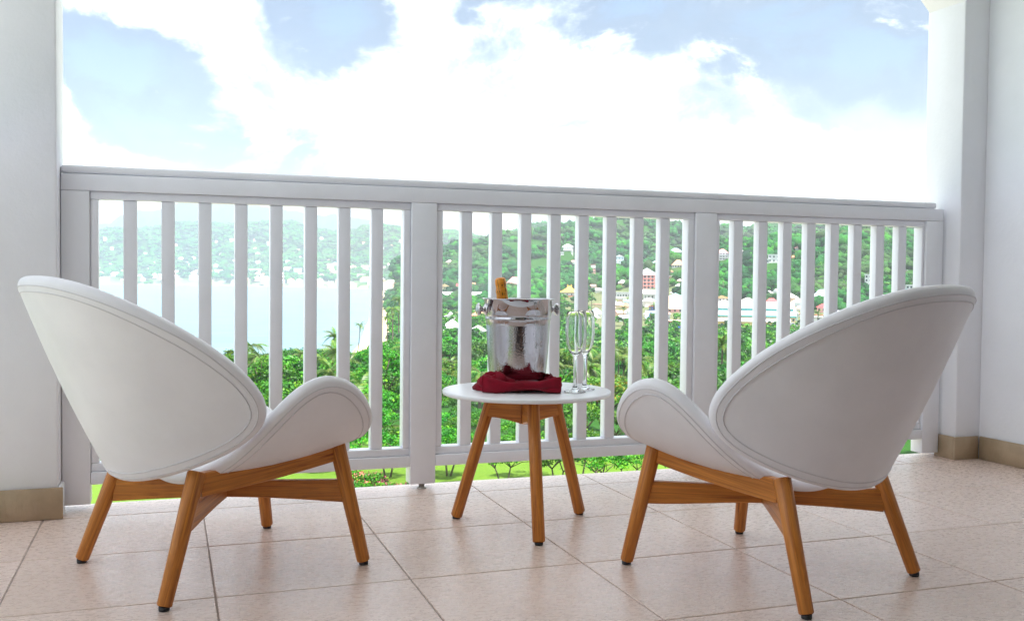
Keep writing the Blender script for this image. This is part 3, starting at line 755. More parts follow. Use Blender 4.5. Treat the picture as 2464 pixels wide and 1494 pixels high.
def b_sea(t, p):
    P = geo(t); a = t.noise(t.mapping(P, (.02, .09, 1)), 1.0, 5, .6); b = t.noise(P, .6, 4, .6)
    t.link(t.mix(t.smooth(a, .35, .68), (.10, .20, .25), (.14, .24, .29)), p.inputs['Base Color'])
    p.inputs['IOR'].default_value = 1.33
    bump(t, p, t.math('ADD', b, t.math('MULTIPLY', a, .8)), .18, .5)
M_SEA = mat('bay_water', rough=.35, spec=.22, build=b_sea)
aa = np.linspace(0, 2 * PI, 97)[:-1]
sm_ = MB(); sm_.add([(9400 * math.cos(a), 9400 * math.sin(a), SEA) for a in aa], [tuple(range(96))])
tag(sm_.build('sea', M_SEA), kind='structure')

# ------------------------------------------------------------------ foliage materials
def b_leaf(lo, mid, hi, amount=.5):
    def f(t, p):
        a = t.n('ShaderNodeAttribute'); a.attribute_name = 'tint'; R = rnd(t)
        c = t.mix(t.smooth(a.outputs['Fac'], .0, .55), lo, mid); c = t.mix(t.smooth(a.outputs['Fac'], .5, 1.0), c, hi)
        hs = t.n('ShaderNodeHueSaturation'); t.link(c, hs.inputs['Color'])
        t.link(t.math('ADD', .478, t.math('MULTIPLY', R, .04)), hs.inputs['Hue']); t.link(t.math('ADD', .52, t.math('MULTIPLY', R, .95)), hs.inputs['Value'])
        t.link(hs.outputs[0], p.inputs['Base Color'])
        tr = t.n('ShaderNodeBsdfTranslucent'); t.link(hs.outputs[0], tr.inputs['Color'])
        mx = t.n('ShaderNodeMixShader'); mx.inputs[0].default_value = .24
        t.link(p.outputs[0], mx.inputs[1]); t.link(tr.outputs[0], mx.inputs[2])
        t.link(mx.outputs[0], t.t.nodes['Material Output'].inputs['Surface'])
    return f
M_LEAF = mat('broad_leaves', rough=.45, spec=.35, build=b_leaf((.004, .052, .003), (.026, .175, .005), (.120, .325, .008)))
M_LEAFL = mat('feathery_leaves', rough=.5, spec=.25, build=b_leaf((.014, .105, .004), (.050, .220, .006), (.170, .330, .010)))
M_LEAFO = mat('flowering_leaves', rough=.5, spec=.25, build=b_leaf((.03, .10, .008), (.085, .165, .010), (.36, .11, .02)))
M_FROND = mat('palm_leaves', rough=.4, spec=.4, build=b_leaf((.010, .060, .006), (.042, .140, .010), (.17, .22, .018)))
M_BLOOM = mat('pink_blossom', rough=.6, build=b_leaf((.45, .05, .09), (.60, .12, .14), (.55, .22, .22)))
def b_bark(t, p):
    P = objc(t); a = t.noise(t.mapping(P, (8, 8, 1.5)), 2, 5, .65)
    t.link(t.mix(t.smooth(a, .3, .7), (.17, .135, .10), (.075, .055, .042)), p.inputs['Base Color']); bump(t, p, a, .6, .03)
M_BARK = mat('grey_brown_bark', rough=.9, build=b_bark)
def b_wood(t, p):
    a = t.n('ShaderNodeAttribute'); a.attribute_name = 'tint'; P = geo(t)
    n1 = t.noise(P, .55, 5, .7); n2 = t.noise(P, .012, 4, .6)
    v = t.math('ADD', t.math('MULTIPLY', a.outputs['Fac'], .55), t.math('MULTIPLY', n1, .55))
    c = t.mix(t.smooth(v, .25, .62), (.0015, .024, .009), (.006, .098, .013)); c = t.mix(t.smooth(v, .62, .92), c, (.036, .215, .010))
    c = t.mix(t.smooth(n2, .48, .66, 0, .6), c, (.060, .085, .030))
    t.link(c, p.inputs['Base Color']); bump(t, p, n1, 1.0, 1.2)
M_WOOD = mat('woodland_canopy', rough=.75, spec=.15, build=b_wood)

# ------------------------------------------------------------------ tree kinds
def leaf_cloud(seed, R, H, n, leaf, clumps, openness=.55, flat=1.0):
    g = np.random.default_rng(seed); V = []; T = []
    cen = g.normal(size=(clumps, 3)); cen /= np.linalg.norm(cen, axis=1, keepdims=True); cen[:, 2] = np.abs(cen[:, 2]) * 1.15 - .35
    cen *= (g.uniform(.35, 1.0, (clumps, 1))) ** .5 * np.array([R * .78, R * .78, H * .42])
    ct = g.uniform(.1, .75, clumps); cr = g.uniform(.19, .36, clumps) * R
    k = g.integers(0, clumps, n); d = g.normal(size=(n, 3)); d /= np.linalg.norm(d, axis=1, keepdims=True)
    d[:, 2] = np.where(d[:, 2] < -.25, -d[:, 2], d[:, 2])
    pos = cen[k] + d * cr[k][:, None] * (g.uniform(openness, 1.0, (n, 1))) * np.array([1, 1, .72 * flat]); pos[:, 2] += H * .5
    nrm = d + g.normal(size=(n, 3)) * .55 + np.array([0, 0, .35]); nrm /= np.linalg.norm(nrm, axis=1, keepdims=True)
    ref = g.normal(size=(n, 3)); u = np.cross(nrm, ref); u /= np.linalg.norm(u, axis=1, keepdims=True); v = np.cross(nrm, u)
    s = leaf * g.uniform(.6, 1.35, (n, 1)); V = np.stack([pos - u * s * .5, pos + v * s * .34 - nrm * s * .06, pos + u * s * .5 - nrm * s * .15, pos - v * s * .34 - nrm * s * .06], 1).reshape(-1, 3)
    t = np.repeat(np.clip(ct[k] + g.normal(size=n) * .17, 0, 1), 4); F = np.arange(n * 4).reshape(-1, 4)
    return V, F, t
def trunk_mb(seed, th, R, H, r0, limbs=5):
    g = random.Random(seed); mb = MB(); top = Vector((g.uniform(-.3, .3), g.uniform(-.3, .3), th))
    mid = top * .5 + Vector((g.uniform(-.15, .15), g.uniform(-.15, .15), 0))
    mb.tube([(0, 0, -.6), mid, top], [r0 * 1.15, r0 * .85, r0 * .7], 7)
    for i in range(limbs):
        a = 2 * PI * i / limbs + g.uniform(-.4, .4); q = top + Vector((math.cos(a) * R * .6, math.sin(a) * R * .6, H * g.uniform(.35, .7)))
        m = top.lerp(q, .5) + Vector((g.uniform(-.2, .2), g.uniform(-.2, .2), g.uniform(-.1, .25)))
        mb.tube([top - Vector((0, 0, .15)), m, q], [r0 * .55, r0 * .38, r0 * .15], 5)
        for k in range(2):
            b = a + g.uniform(-.9, .9); e = m + Vector((math.cos(b) * R * .45, math.sin(b) * R * .45, H * g.uniform(.1, .4))); mb.tube([m, m.lerp(e, .5) + Vector((0, 0, .08)), e], [r0 * .3, r0 * .2, r0 * .08], 4)
    return mb
def make_tree(name, seed, R, H, th, n, leaf, clumps, m, r0, openness=.55, flat=1.0, limbs=5):
    t = empty(name)
    V, F, tt = leaf_cloud(seed, R, H, n, leaf, clumps, openness, flat); V = V + np.array([0, 0, th - H * .12])
    put('crown', npmesh('crown', V, F, m, tt), t)
    trunk_mb(seed, th, R, H, r0, limbs).build('trunk', M_BARK, t)
    return t
KIND = {
    'round_a': lambda: make_tree('broadleaf_tree', 21, 4.2, 5.2, 2.2, 5200, .34, 40, M_LEAF, .17),
    'round_b': lambda: make_tree('broadleaf_tree', 22, 4.8, 4.6, 2.4, 5400, .34, 46, M_LEAF, .19),
    'round_c': lambda: make_tree('broadleaf_tree', 23, 3.6, 5.8, 2.0, 4600, .32, 36, M_LEAF, .15),
    'bush_d': lambda: make_tree('broadleaf_tree', 24, 4.4, 4.2, 1.6, 4600, .34, 30, M_LEAFL, .15, .4),
    'tall_f': lambda: make_tree('broadleaf_tree', 26, 3.2, 6.4, 2.6, 4200, .26, 44, M_LEAFL, .14, .3),
    'flat_e': lambda: make_tree('flame_tree', 25, 5.0, 3.4, 2.8, 4600, .28, 40, M_LEAFO, .18, .4, .7),
}
PROTO = {}
def plant(kind, x, y, s, label, group, cat='tree', sz=1.0, z=None):
    if kind not in PROTO: PROTO[kind] = o = KIND[kind]()
    else: o = copy_tree(PROTO[kind])
    o.location = (x, y, float(terrain(x, y)) if z is None else z); o.scale = (s, s, s * sz); o.rotation_euler = (0, 0, random.uniform(0, 2 * PI))
    return tag(o, label, cat, group)

ORD = ['first', 'second', 'third', 'fourth', 'fifth', 'sixth', 'seventh', 'eighth', 'ninth']
def gap_of(px):
    # which gap between the balusters a far thing stands behind, told from the left of its panel
    names = ('left', 'middle', 'right')
    def bx(X): v = np.array([X, 3.29, .55]) - EYE; return 1232 + CF * (v @ VR) / (v @ VF)
    k = 0 if px < bx(.82) else 1 if px < bx(1.915) else 2
    return 'behind the %s gap of the %s panel' % (ORD[min(8, sum(px > bx(x) for x in BAL[k]))], names[k])
# the grove between the lawn and the shore
van = hit(1088, 926)
placed = []
def free(x, y, d): return all((x - a) ** 2 + (y - b) ** 2 > (d + c) ** 2 * .30 for a, b, c in placed)
cand = []
for _ in range(9000):
    px = random.uniform(430, 2420); r = 88 + (245 - 88) * random.random() ** .75
    if r > 150 + max(0, px - 480) * .30 or (r > 205 and px < 640): continue
    cand.append((px, r))
LBL = {'round_a': ('tall rounded green tree in the grove below the balcony', 'rounded trees of the grove'),
       'round_b': ('wide spreading green tree in the grove below the balcony', 'spreading trees of the grove'),
       'round_c': ('narrow dark green tree in the grove below the balcony', 'narrow trees of the grove'),
       'tall_f': ('tall loose light green tree in the grove below the balcony', 'loose light trees of the grove'),
       'bush_d': ('low bright green tree in the grove below the balcony', 'low bright trees of the grove'),
       'flat_e': ('flat tree with orange flowers in the grove', 'orange flowering trees of the grove')}
ntree = 0
for px, r in cand:
    a = float(az_of(px)); x, y = r * math.sin(a), r * math.cos(a)
    kind = random.choices(['round_a', 'round_b', 'round_c', 'bush_d', 'tall_f', 'flat_e'], [3.5, 3.5, 3, 2.5, 2, 1.2])[0]
    s = random.uniform(.62, 1.18)
    if abs(px - 1088) < 36 and r < van[1] + 4:
        if r > van[1] - 12: continue
        s = min(s, .50); 
    if abs(px - 950) < 30 and r < 105: continue
    if not free(x, y, 3.7 * s * 1.25): continue
    placed.append((x, y, 3.7 * s * 1.25)); ntree += 1
    lab, grp = LBL[kind]; row = 'front' if r < 118 else ('mid' if r < 165 else 'back')
    plant(kind, x, y, s, lab.split(' in the grove')[0] + ', %s grove, %s' % (row, gap_of(px)), grp)
    if ntree >= 270: break

# slim multi-stemmed trees on the lawn
def feathery(seed):
    t = empty('lawn_tree'); g = random.Random(seed); R, H, th = 2.5, 2.3, 1.9
    V, F, tt = leaf_cloud(seed, R, H, 4200, .17, 34, .25, .8); V = V + np.array([0, 0, th - .35])
    put('crown', npmesh('crown', V, F, M_LEAFL, tt), t); mb = MB()
    for i in range(g.choice((2, 3))):
        a = g.uniform(0, 6.28); b = Vector((math.cos(a) * .12, math.sin(a) * .12, -.4)); q = Vector((math.cos(a) * g.uniform(.5, .9), math.sin(a) * g.uniform(.5, .9), th))
        m = b.lerp(q, .55) + Vector((g.uniform(-.1, .1), g.uniform(-.1, .1), 0)); mb.tube([b, m, q], [.085, .065, .05], 6)
        for k in range(5):
            c = g.uniform(0, 6.28); e = q + Vector((math.cos(c) * R * .62, math.sin(c) * R * .62, H * g.uniform(.15, .6))); mb.tube([q - Vector((0, 0, .1)), q.lerp(e, .5) + Vector((0, 0, .12)), e], [.04, .028, .01], 5)
    mb.build('trunk', M_BARK, t); return t
FE = [feathery(s) for s in (31, 32, 33)]; used = set()
spots = [(868, 67), (935, 70), (1000, 64), (1080, 70), (1140, 66), (1218, 63), (1285, 70), (1338, 62), (1402, 66), (1468, 61), (1520, 65), (1585, 69), (1640, 63), (1700, 68), (1770, 64), (1845, 70),
         (905, 82), (1120, 84), (1240, 80), (1360, 83), (1500, 82), (1620, 84), (790, 74), (700, 80), (1920, 70)]
for i, (px, r) in enumerate(spots):
    k = i % 3; o = FE[k] if k not in used else copy_tree(FE[k]); used.add(k)
    a = float(az_of(px)); x, y = r * math.sin(a), r * math.cos(a); s = random.uniform(.85, 1.08)
    o.location = (x, y, float(terrain(x, y))); o.scale = (s, s, s * random.uniform(.9, 1.08)); o.rotation_euler = (0, 0, random.uniform(0, 6.28))
    tag(o, 'slim feathery tree on the lawn, %s row, %s' % ('front' if r < 71.5 else 'back', gap_of(px)), 'tree', 'feathery trees on the lawn')

# palms: a trunk and single fronds
def frond_mesh(seed, L=2.6, droop=1.0):
    g = np.random.default_rng(seed); V = []; F = []; T = []; n = 20
    def c(t): return np.array([L * t * (1 - .12 * t * droop), 0, L * (.42 * t - .75 * droop * t * t)])
    for i in range(n):
        t0 = (i + .6) / n; p = c(t0); q = c(min(1, t0 + .04)); d = q - p; d /= np.linalg.norm(d); ll = L * .30 * math.sin(PI * (.12 + .85 * t0)) + .05
        for s in (-1, 1):
            w_ = np.array([0, s, -.45 - .3 * g.random()]); w_ = w_ + d * .75; w_ /= np.linalg.norm(w_); b = len(V)
            V += [p - d * .065, p + d * .065, p + w_ * ll + d * .01]; F.append((b, b + 1, b + 2)); T += [.35 + .4 * g.random() + .25 * t0] * 3
    V2 = []; r = .018
    for i in range(7):
        p = c(i / 6); V2 += [p + np.array([0, r, 0]), p + np.array([0, -r * .5, -r]), p + np.array([0, -r, r * .6])]
    b = len(V); V += V2; T += [.8] * len(V2)
    for i in range(6):
        for k in range(3):
            a_, b_, c_, d_ = b + i * 3 + k, b + i * 3 + (k + 1) % 3, b + i * 3 + 3 + (k + 1) % 3, b + i * 3 + 3 + k
            F += [(a_, b_, c_), (a_, c_, d_)]
    return npmesh('frond', np.array(V), np.array(F), M_FROND, np.array(T))
FR = [frond_mesh(41, 2.6, .8), frond_mesh(42, 2.5, 1.15), frond_mesh(43, 2.4, 1.5)]
def palm(px, py, r, L, label, group=None, nf=17, lean=.5, cat='palm', royal=False):
    c = at(px, py, r); gz = float(terrain(c[0], c[1])); h = max(1.2, c[2] - gz)
    t = empty('royal_palm' if royal else 'palm_tree', (c[0], c[1], gz)); g = random.Random(int(px))
    lx, ly = g.uniform(-lean, lean), g.uniform(-lean, lean)
    pts = [(-lx * (1 - s) ** 2, -ly * (1 - s) ** 2, h * s - .3 * (1 - s)) for s in np.linspace(0, 1, 6)]
    MB().tube(pts, list(np.linspace(.20, .11, 6) * (L / 2.6)), 8).build('trunk', M_BARK, t)
    for i in range(nf):
        f = put('frond', FR[i % 3], t, (0, 0, h)); s = L / 2.6 * g.uniform(.85, 1.1); f.scale = (s, s, s)
        f.rotation_euler = (g.uniform(-.15, .15), -g.uniform(-.55, .55) - (.5 if i % 3 == 0 else 0), i * 2.399 + g.uniform(-.2, .2))
    return tag(t, label, cat, group)
PG = 'palms among the trees below'
palm(866, 782, 300, 2.3, 'lone coconut palm blown sideways against the pale water', nf=14, lean=1.5)
palm(945, 742, 330, 3.6, 'yellowish coconut palm at the back of the beach, taller one of the pair')
palm(960, 722, 360, 3.4, 'coconut palm at the back of the beach, farther one of the pair')
palm(932, 765, 310, 2.6, 'small palm low beside the beach')
palm(1083, 872, 185, 2.4, 'palm with a bright stem above the white van')
palm(1072, 900, 180, 1.9, 'short fan shaped palm left of the white van', nf=20)
palm(1104, 898, 182, 2.1, 'short fan shaped palm right of the white van', nf=20)
palm(1158, 900, 105, 2.6, 'yellow green palm behind the left rim of the side table')
palm(1402, 905, 105, 2.5, 'palm with drooping fronds just right of the flutes')
palm(868, 925, 104, 2.8, 'feathery palm above the front edge of the left chair')
palm(850, 965, 95, 2.7, 'low palm behind the front edge of the left chair', nf=20)
palm(625, 862, 128, 2.9, 'broad leaved palm in the grove above the left chair')
palm(606, 832, 150, 3.0, 'tall palm with upright fronds at the left of the grove', nf=13)
palm(812, 850, 150, 3.0, 'palm with arching fronds at the middle of the grove')
palm(806, 812, 190, 3.0, 'palm rising above the grove against the water')
palm(640, 905, 112, 2.6, 'palm half hidden beside the left chair')
palm(1424, 706, 560, 3.0, 'royal palm with a straight pale trunk behind the flutes', nf=15, lean=.05, royal=True)
palm(1572, 735, 520, 2.9, 'palm by the road in the town centre')
palm(1516, 716, 560, 2.8, 'palm in front of the long white building')
palm(1500, 742, 480, 2.6, 'palm at the edge of the town, left of the road')
palm(1968, 752, 420, 2.6, 'palm beside the red roofed block right of the hall')
palm(1868, 742, 520, 2.2, 'small palm in front of the red roofed house')
palm(1738, 832, 150, 2.8, 'palm in the grove behind the right hand railing panel')
palm(1512, 925, 100, 2.4, 'palm with drooping fronds left of the right chair arm')

for i in range(26):
    px = random.choice([random.uniform(520, 985), random.uniform(1065, 1640), random.uniform(1065, 1800)]); r = random.uniform(92, 185)
    if r > 150 + max(0, px - 480) * .30 or (abs(px - 1088) < 45 and r < van[1] + 6): continue
    a = float(az_of(px)); x, y = r * math.sin(a), r * math.cos(a); z = float(terrain(x, y)) + random.uniform(4.5, 8.0)
    v = np.array([x, y, z]) - EYE; dd = v @ VF; py = 747 - CF * (v @ VU) / dd
    palm(1232 + CF * (v @ VR) / dd, py, r, random.uniform(2.3, 3.1), 'coconut palm, %s grove, %s' % ('front' if r < 118 else 'mid' if r < 155 else 'back', gap_of(px)), 'coconut palms in the grove', nf=18)

# flowering shrubs at the near edge of the lawn
def shrub(seed, bloom):
    t = empty('flowering_shrub'); V, F, tt = leaf_cloud(seed, 1.0, 1.1, 1300, .13, 14, .4); V[:, 2] -= .1
    put('foliage', npmesh('foliage', V, F, M_LEAFL, tt), t)
    V, F, tt = leaf_cloud(seed, 1.06, 1.18, bloom, .11, 14, .85); V[:, 2] -= .08
    put('blossom', npmesh('blossom', V, F, M_BLOOM, tt), t); return t
SHR = [shrub(51, 170), shrub(52, 50)]; su = set()
for i, px in enumerate(range(560, 1010, 26)):
    k = 0 if i % 5 in (1, 3) else 1; o = SHR[k] if k not in su else copy_tree(SHR[k]); su.add(k)
    r = 60 + random.uniform(-2, 5); a = float(az_of(px)); x, y = r * math.sin(a), r * math.cos(a); s = random.uniform(.8, 1.5)
    o.location = (x, y, float(terrain(x, y))); o.scale = (s, s, s); o.rotation_euler = (0, 0, random.uniform(0, 6))
    tag(o, ('green shrub covered in pink blossom at the near edge of the lawn' if k == 0 else 'green shrub with a few pink blossoms at the near edge of the lawn'), 'shrub', ('pink shrubs by the lawn' if k == 0 else 'green shrubs by the lawn'))

# ------------------------------------------------------------------ woodland masses on the hills and between the houses
def ico(sub):
    bm = bmesh.new(); bmesh.ops.create_icosphere(bm, subdivisions=sub, radius=1); bm.verts.ensure_lookup_table()
    V = np.array([v.co[:] for v in bm.verts]); F = np.array([[v.index for v in f.verts] for f in bm.faces]); bm.free(); return V, F
IV1, IF1 = ico(1); IV2, IF2 = ico(2)
def lumps(seed, nb, base):
    g = np.random.default_rng(seed); VV = []; FF = []; o = 0; V0, F0 = base
    for i in range(nb):
        c = g.normal(size=3) * np.array([.48, .48, .22]); c[2] = abs(c[2]); s = g.uniform(.42, .68)
        VV.append(V0 * s * np.array([1, 1, .85]) * (1 + g.normal(size=(len(V0), 1)) * .24) + c); FF.append(F0 + o); o += len(V0)
    return np.concatenate(VV), np.concatenate(FF)
def woodland(name, label, pts, size, variants):
    VV = []; FF = []; TT = []; o = 0; g = np.random.default_rng(len(pts)); zz = terrain(pts[:, 0], pts[:, 1])
    for i, (x, y) in enumerate(pts):
        V, F = variants[i % len(variants)]; s = size[i]; a = g.uniform(0, 6.28); R = np.array([[math.cos(a), -math.sin(a), 0], [math.sin(a), math.cos(a), 0], [0, 0, 1]])
        VV.append(V @ R.T * (s, s, s * g.uniform(.75, 1.25)) + (x, y, zz[i] + s * .35)); FF.append(F + o); TT.append(np.full(len(V), g.uniform(0, 1))); o += len(V)
    me = npmesh(name, np.concatenate(VV), np.concatenate(FF), M_WOOD, np.concatenate(TT), smooth=True)
    return tag(put(name, me), label, 'woodland', kind='stuff')
def scatter(n, pxr, rrg, keep):
    px = rng.uniform(*pxr, n); r = np.sqrt(rng.uniform(rrg[0] ** 2, rrg[1] ** 2, n)); a = az_of(px); x, y = r * np.sin(a), r * np.cos(a)
    e = np.interp(r, _er, _ee); s = (px - e) * r / CF; m = (s > 15) & keep(px, r, x, y); return np.stack([x, y], 1)[m]
def seen(P, up):
    z = terrain(P[:, 0], P[:, 1]) + up; ok = np.ones(len(P), bool)
    for t in np.r_[np.linspace(.25, .9, 14), np.linspace(.91, .985, 8)]:
        ok &= terrain(P[:, 0] * t, P[:, 1] * t) < CH + (z - CH) * t + 4
    return P[ok]
def steep(x, y, t): return np.hypot(terrain(x + 6, y) - terrain(x - 6, y), terrain(x, y + 6) - terrain(x, y - 6)) / 12 > t
VA = [lumps(s, 4, (IV1, IF1)) for s in range(60, 66)]; VB = [lumps(s, 6, (IV1, IF1)) for s in range(70, 76)]; VC = [lumps(s, 3, ico(1)) for s in range(80, 84)]

# ------------------------------------------------------------------ houses
_pm = {}
def paint(c, rough=.7):
    k = (tuple(c), rough)
    if k not in _pm:
        def f(t, p, c=c):
            n1 = t.noise(geo(t), .5, 4, .6); t.link(t.mix(t.smooth(n1, .3, .75), c, tuple(q * .86 for q in c)), p.inputs['Base Color']); bump(t, p, t.noise(geo(t), 6, 3), .2, .03)
        _pm[k] = mat('painted_masonry', rough=rough, build=f)
    return _pm[k]
WHITE, CREAM, PINK, PEACH, BLUE, TEAL, YEL = (.72, .72, .72), (.66, .54, .34), (.74, .38, .36), (.76, .52, .38), (.30, .42, .66), (.10, .42, .42), (.64, .48, .20)
R_WHITE, R_RED, R_TERRA, R_GREY, R_GREEN, R_ORANGE, R_BLUE = (.68, .69, .71), (.48, .05, .06), (.56, .22, .12), (.36, .38, .42), (.22, .44, .38), (.78, .40, .05), (.06, .16, .52)
M_WIN = mat('dark_window_glass', (.035, .045, .06), .12, build=lambda t, p: bump(t, p, t.noise(geo(t), 2, 2), .05, .02))
CLEAR = []
def house(name, label, cat, px, py, wpx, hpx, wall=WHITE, roof=R_WHITE, kind='hip', rise=.32, floors=1, cols=0, group=None, yaw=0.0, depth=None, over=.5, win=(.9, 1.1), extra=None, arch=False):
    q = hit(px, py)
    if q is None: return None
    P, r = q; W, Hh = wpx * r / CF, hpx * r / CF; dep = depth if depth else max(4.0, min(W * .75, 16)); zb = -max(1.5, dep * .35)
    a = math.atan2(P[0], P[1]); t = empty(name, P, -a + yaw); tag(t, label, cat, group)
    CLEAR.append((P[0], P[1], W * .55 + 3, a, dep))
    hw = W / 2
    MB().box(-hw, hw, 0, dep, zb, Hh).build('wall', paint(wall), t)
    mb = MB(); o = over; rz = W * rise if kind in ('hip', 'gable_front', 'tent') else dep * rise
    x0, x1, y0, y1 = -hw - o, hw + o, -o, dep + o; th = .22; z0 = Hh + .003
    if kind == 'flat':
        mb.box(x0, x1, y0, y1, z0, z0 + .35)
    elif kind == 'gable_front':
        V = [(x0, y0, z0), (0, y0, z0 + rz), (x1, y0, z0), (x0, y1, z0), (0, y1, z0 + rz), (x1, y1, z0)]
        mb.add(V, [(0, 2, 1), (3, 4, 5), (0, 1, 4, 3), (1, 2, 5, 4), (0, 3, 5, 2)])
    elif kind == 'gable':
        V = [(x0, y0, z0), (x0, y1, z0), (x0, (y0 + y1) / 2, z0 + rz), (x1, y0, z0), (x1, y1, z0), (x1, (y0 + y1) / 2, z0 + rz)]
        mb.add(V, [(0, 1, 2), (3, 5, 4), (0, 2, 5, 3), (1, 4, 5, 2), (0, 3, 4, 1)])
    elif kind == 'tent':       # swept tent roof with two peaks
        ym = (y0 + y1) / 2; n = 6; rows = []
        for k in range(n + 1):
            u = k / n; f = (1 - u) ** 1.9; rows.append([(x0 * f + -.10 * W * (1 - f), y0 * f + ym * (1 - f)), (x1 * f + .10 * W * (1 - f), y0 * f + ym * (1 - f)), (x1 * f + .10 * W * (1 - f), y1 * f + ym * (1 - f)), (x0 * f - .10 * W * (1 - f), y1 * f + ym * (1 - f)), z0 + rz * u])
        V = [(*row[j], row[4]) for row in rows for j in range(4)]; F = []
        for k in range(n):
            for j in range(4): F.append((k * 4 + j, k * 4 + (j + 1) % 4, k * 4 + 4 + (j + 1) % 4, k * 4 + 4 + j))
        F += [(3, 2, 1, 0), (n * 4, n * 4 + 1, n * 4 + 2, n * 4 + 3)]; mb.add(V, F)
        for sx in (-1, 1): mb.add([(sx * .10 * W - .05 * W, ym, z0 + rz * .9), (sx * .10 * W + .05 * W, ym, z0 + rz * .9), (sx * .10 * W, ym - .6, z0 + rz * .85), (sx * .10 * W, ym + .6, z0 + rz * .85), (sx * .10 * W, ym, z0 + rz * 1.28)], [(0, 2, 4), (2, 1, 4), (1, 3, 4), (3, 0, 4), (0, 3, 1, 2)])
    else:
        rl_ = max(0.0, (x1 - x0) - (y1 - y0)) / 2; ym = (y0 + y1) / 2; rz = min(x1 - x0, y1 - y0) * rise
        V = [(x0, y0, z0), (x1, y0, z0), (x1, y1, z0), (x0, y1, z0), (-rl_, ym, z0 + rz), (rl_, ym, z0 + rz)]
        mb.add(V, [(0, 1, 5, 4), (1, 2, 5), (2, 3, 4, 5), (3, 0, 4), (0, 3, 2, 1)])
    ro = mb.build('roof', paint(roof, .5), t)
    if cols:
        fh = Hh / floors; ww = min(win[0], W / cols * .55); wh = min(win[1], fh * .55)
        me = None
        for fl_ in range(floors):
            for c in range(cols):
                x = -hw + W * (c + .5) / cols; z = fh * (fl_ + .52)
                if me is None:
                    m_ = MB().box(-ww / 2, ww / 2, -.06, .10, -wh / 2, wh / 2)
                    if arch:
                        m_.add([(math.cos(b) * ww / 2, yy, wh / 2 + math.sin(b) * ww / 2) for yy in (-.06, .10) for b in np.linspace(0, PI, 7)], [tuple(range(7)), tuple(range(13, 6, -1))] + [(k, k + 7, k + 8, k + 1) for k in range(6)])
                    o_ = m_.build('window', M_WIN, t); me = o_.data
                else: o_ = put('window', me, t)
                o_.location = (x, 0, z)
    if extra: extra(t, W, Hh, dep)
    return t
def band(color, zf, h=.5, out=.12, name='band'):
    return lambda t, W, H, d: MB().box(-W / 2 - out, W / 2 + out, -out, -.004, H * zf, H * zf + h).build(name, paint(color), t)
def veranda(n, color=WHITE):
    def f(t, W, H, d):
        for i in range(n):
            x = -W / 2 + W * (i + .5) / n; MB().box(x - .18, x + .18, -1.9, -1.55, -1.2, H * .86).build('column', paint(color), t)
        MB().box(-W / 2, W / 2, -2.3, -.01, H * .86, H * .93).build('veranda_roof', paint(R_WHITE), t)
    return f
def curly(t, W, H, d):
    P = [(-.5, 0), (-.44, .30), (-.34, .30), (-.30, .55), (-.16, .60), (-.12, .92), (0, 1.08), (.12, .92), (.16, .60), (.30, .55), (.34, .30), (.44, .30), (.5, 0)]
    hh = W * .42; V = [(x * W * .9, y, H - .3 + z * hh) for y in (-.5, -.1) for x, z in P]; n = len(P)
    MB().add(V, [tuple(range(n)), tuple(range(2 * n - 1, n - 1, -1))] + [(i, n + i, n + (i + 1) % n, (i + 1) % n) for i in range(n)]).build('curved_gable', paint(WHITE), t)
    MB().lathe([(0, -.62), (.45, -.62), (.45, -.52), (0, -.52)], 16).build('round_window', M_WIN, t, (0, 0, H + hh * .62), None).rotation_euler = (0, 0, 0)
def floorbands(nf, color):
    def f(t, W, H, d):
        for k in range(1, nf + 1): MB().box(-W / 2 - .2, W / 2 + .2, -.2, -.004, H * k / nf - .55, H * k / nf - .12).build('cornice', paint(color), t)
    return f
def balcony_rows(nf):
    def f(t, W, H, d):
        for k in range(nf): MB().box(-W * .42, W * .42, -1.2, -.005, H * k / nf + .05, H * k / nf + H / nf * .36).build('balcony', paint(WHITE), t)
    return f
# the buildings one can tell apart
house('hotel', 'pink four storey hotel with arched windows and a grey hip roof at the hill foot', 'hotel', 1556, 696, 54, 34, PINK, R_GREY, 'hip', .30, 4, 6, depth=16, win=(1.5, 1.9), arch=True, extra=floorbands(4, (.70, .20, .16)))
house('long_building', 'long white building with a railed roof left of the pink hotel', 'building', 1500, 717, 58, 12, WHITE, R_GREY, 'flat', 0, 1, 9, depth=12)
house('hall', 'white hall with a row of columns below the pink hotel', 'building', 1570, 722, 44, 15, WHITE, R_WHITE, 'gable', .25, 1, 5, depth=10, extra=veranda(6))
house('shop', 'long lilac white shop with a pale green roof beside the second post', 'shop', 1625, 728, 36, 14, (.70, .66, .74), R_GREEN, 'hip', .22, 2, 6, depth=10)
house('shop', 'long low building with a peach roof and pink walls near the second post', 'shop', 1618, 752, 48, 9, PINK, PEACH, 'gable', .5, 1, 4, depth=14)
house('shop', 'small building with a bright blue front by the town road', 'shop', 1570, 748, 16, 10, R_BLUE, R_RED, 'flat', 0, 1, 2, depth=8)
house('shed', 'low shed with a light blue roof in the town centre', 'shed', 1568, 772, 26, 7, WHITE, (.28, .46, .74), 'gable', .4, 1, 3, depth=9)
house('gate_house', 'pinkish red building with dark grilles and a blue base beside the second post', 'building', 1619, 790, 36, 17, (.55, .20, .20), PEACH, 'flat', 0, 2, 6, depth=10, extra=band(R_BLUE, -.02, 1.1, .25, 'base_course'))
house('pavilion', 'pavilion with a swept orange tent roof with two peaks', 'pavilion', 1370, 714, 42, 11, WHITE, R_ORANGE, 'tent', .36, 1, 4, depth=14, over=1.6, extra=band(R_TERRA, -.25, 1.8, 1.0, 'terrace_wall'))
house('long_house', 'long white house with a rose red roof right of the bottle neck', 'house', 1238, 690, 40, 8, WHITE, (.58, .16, .18), 'hip', .5, 1, 6, depth=12)
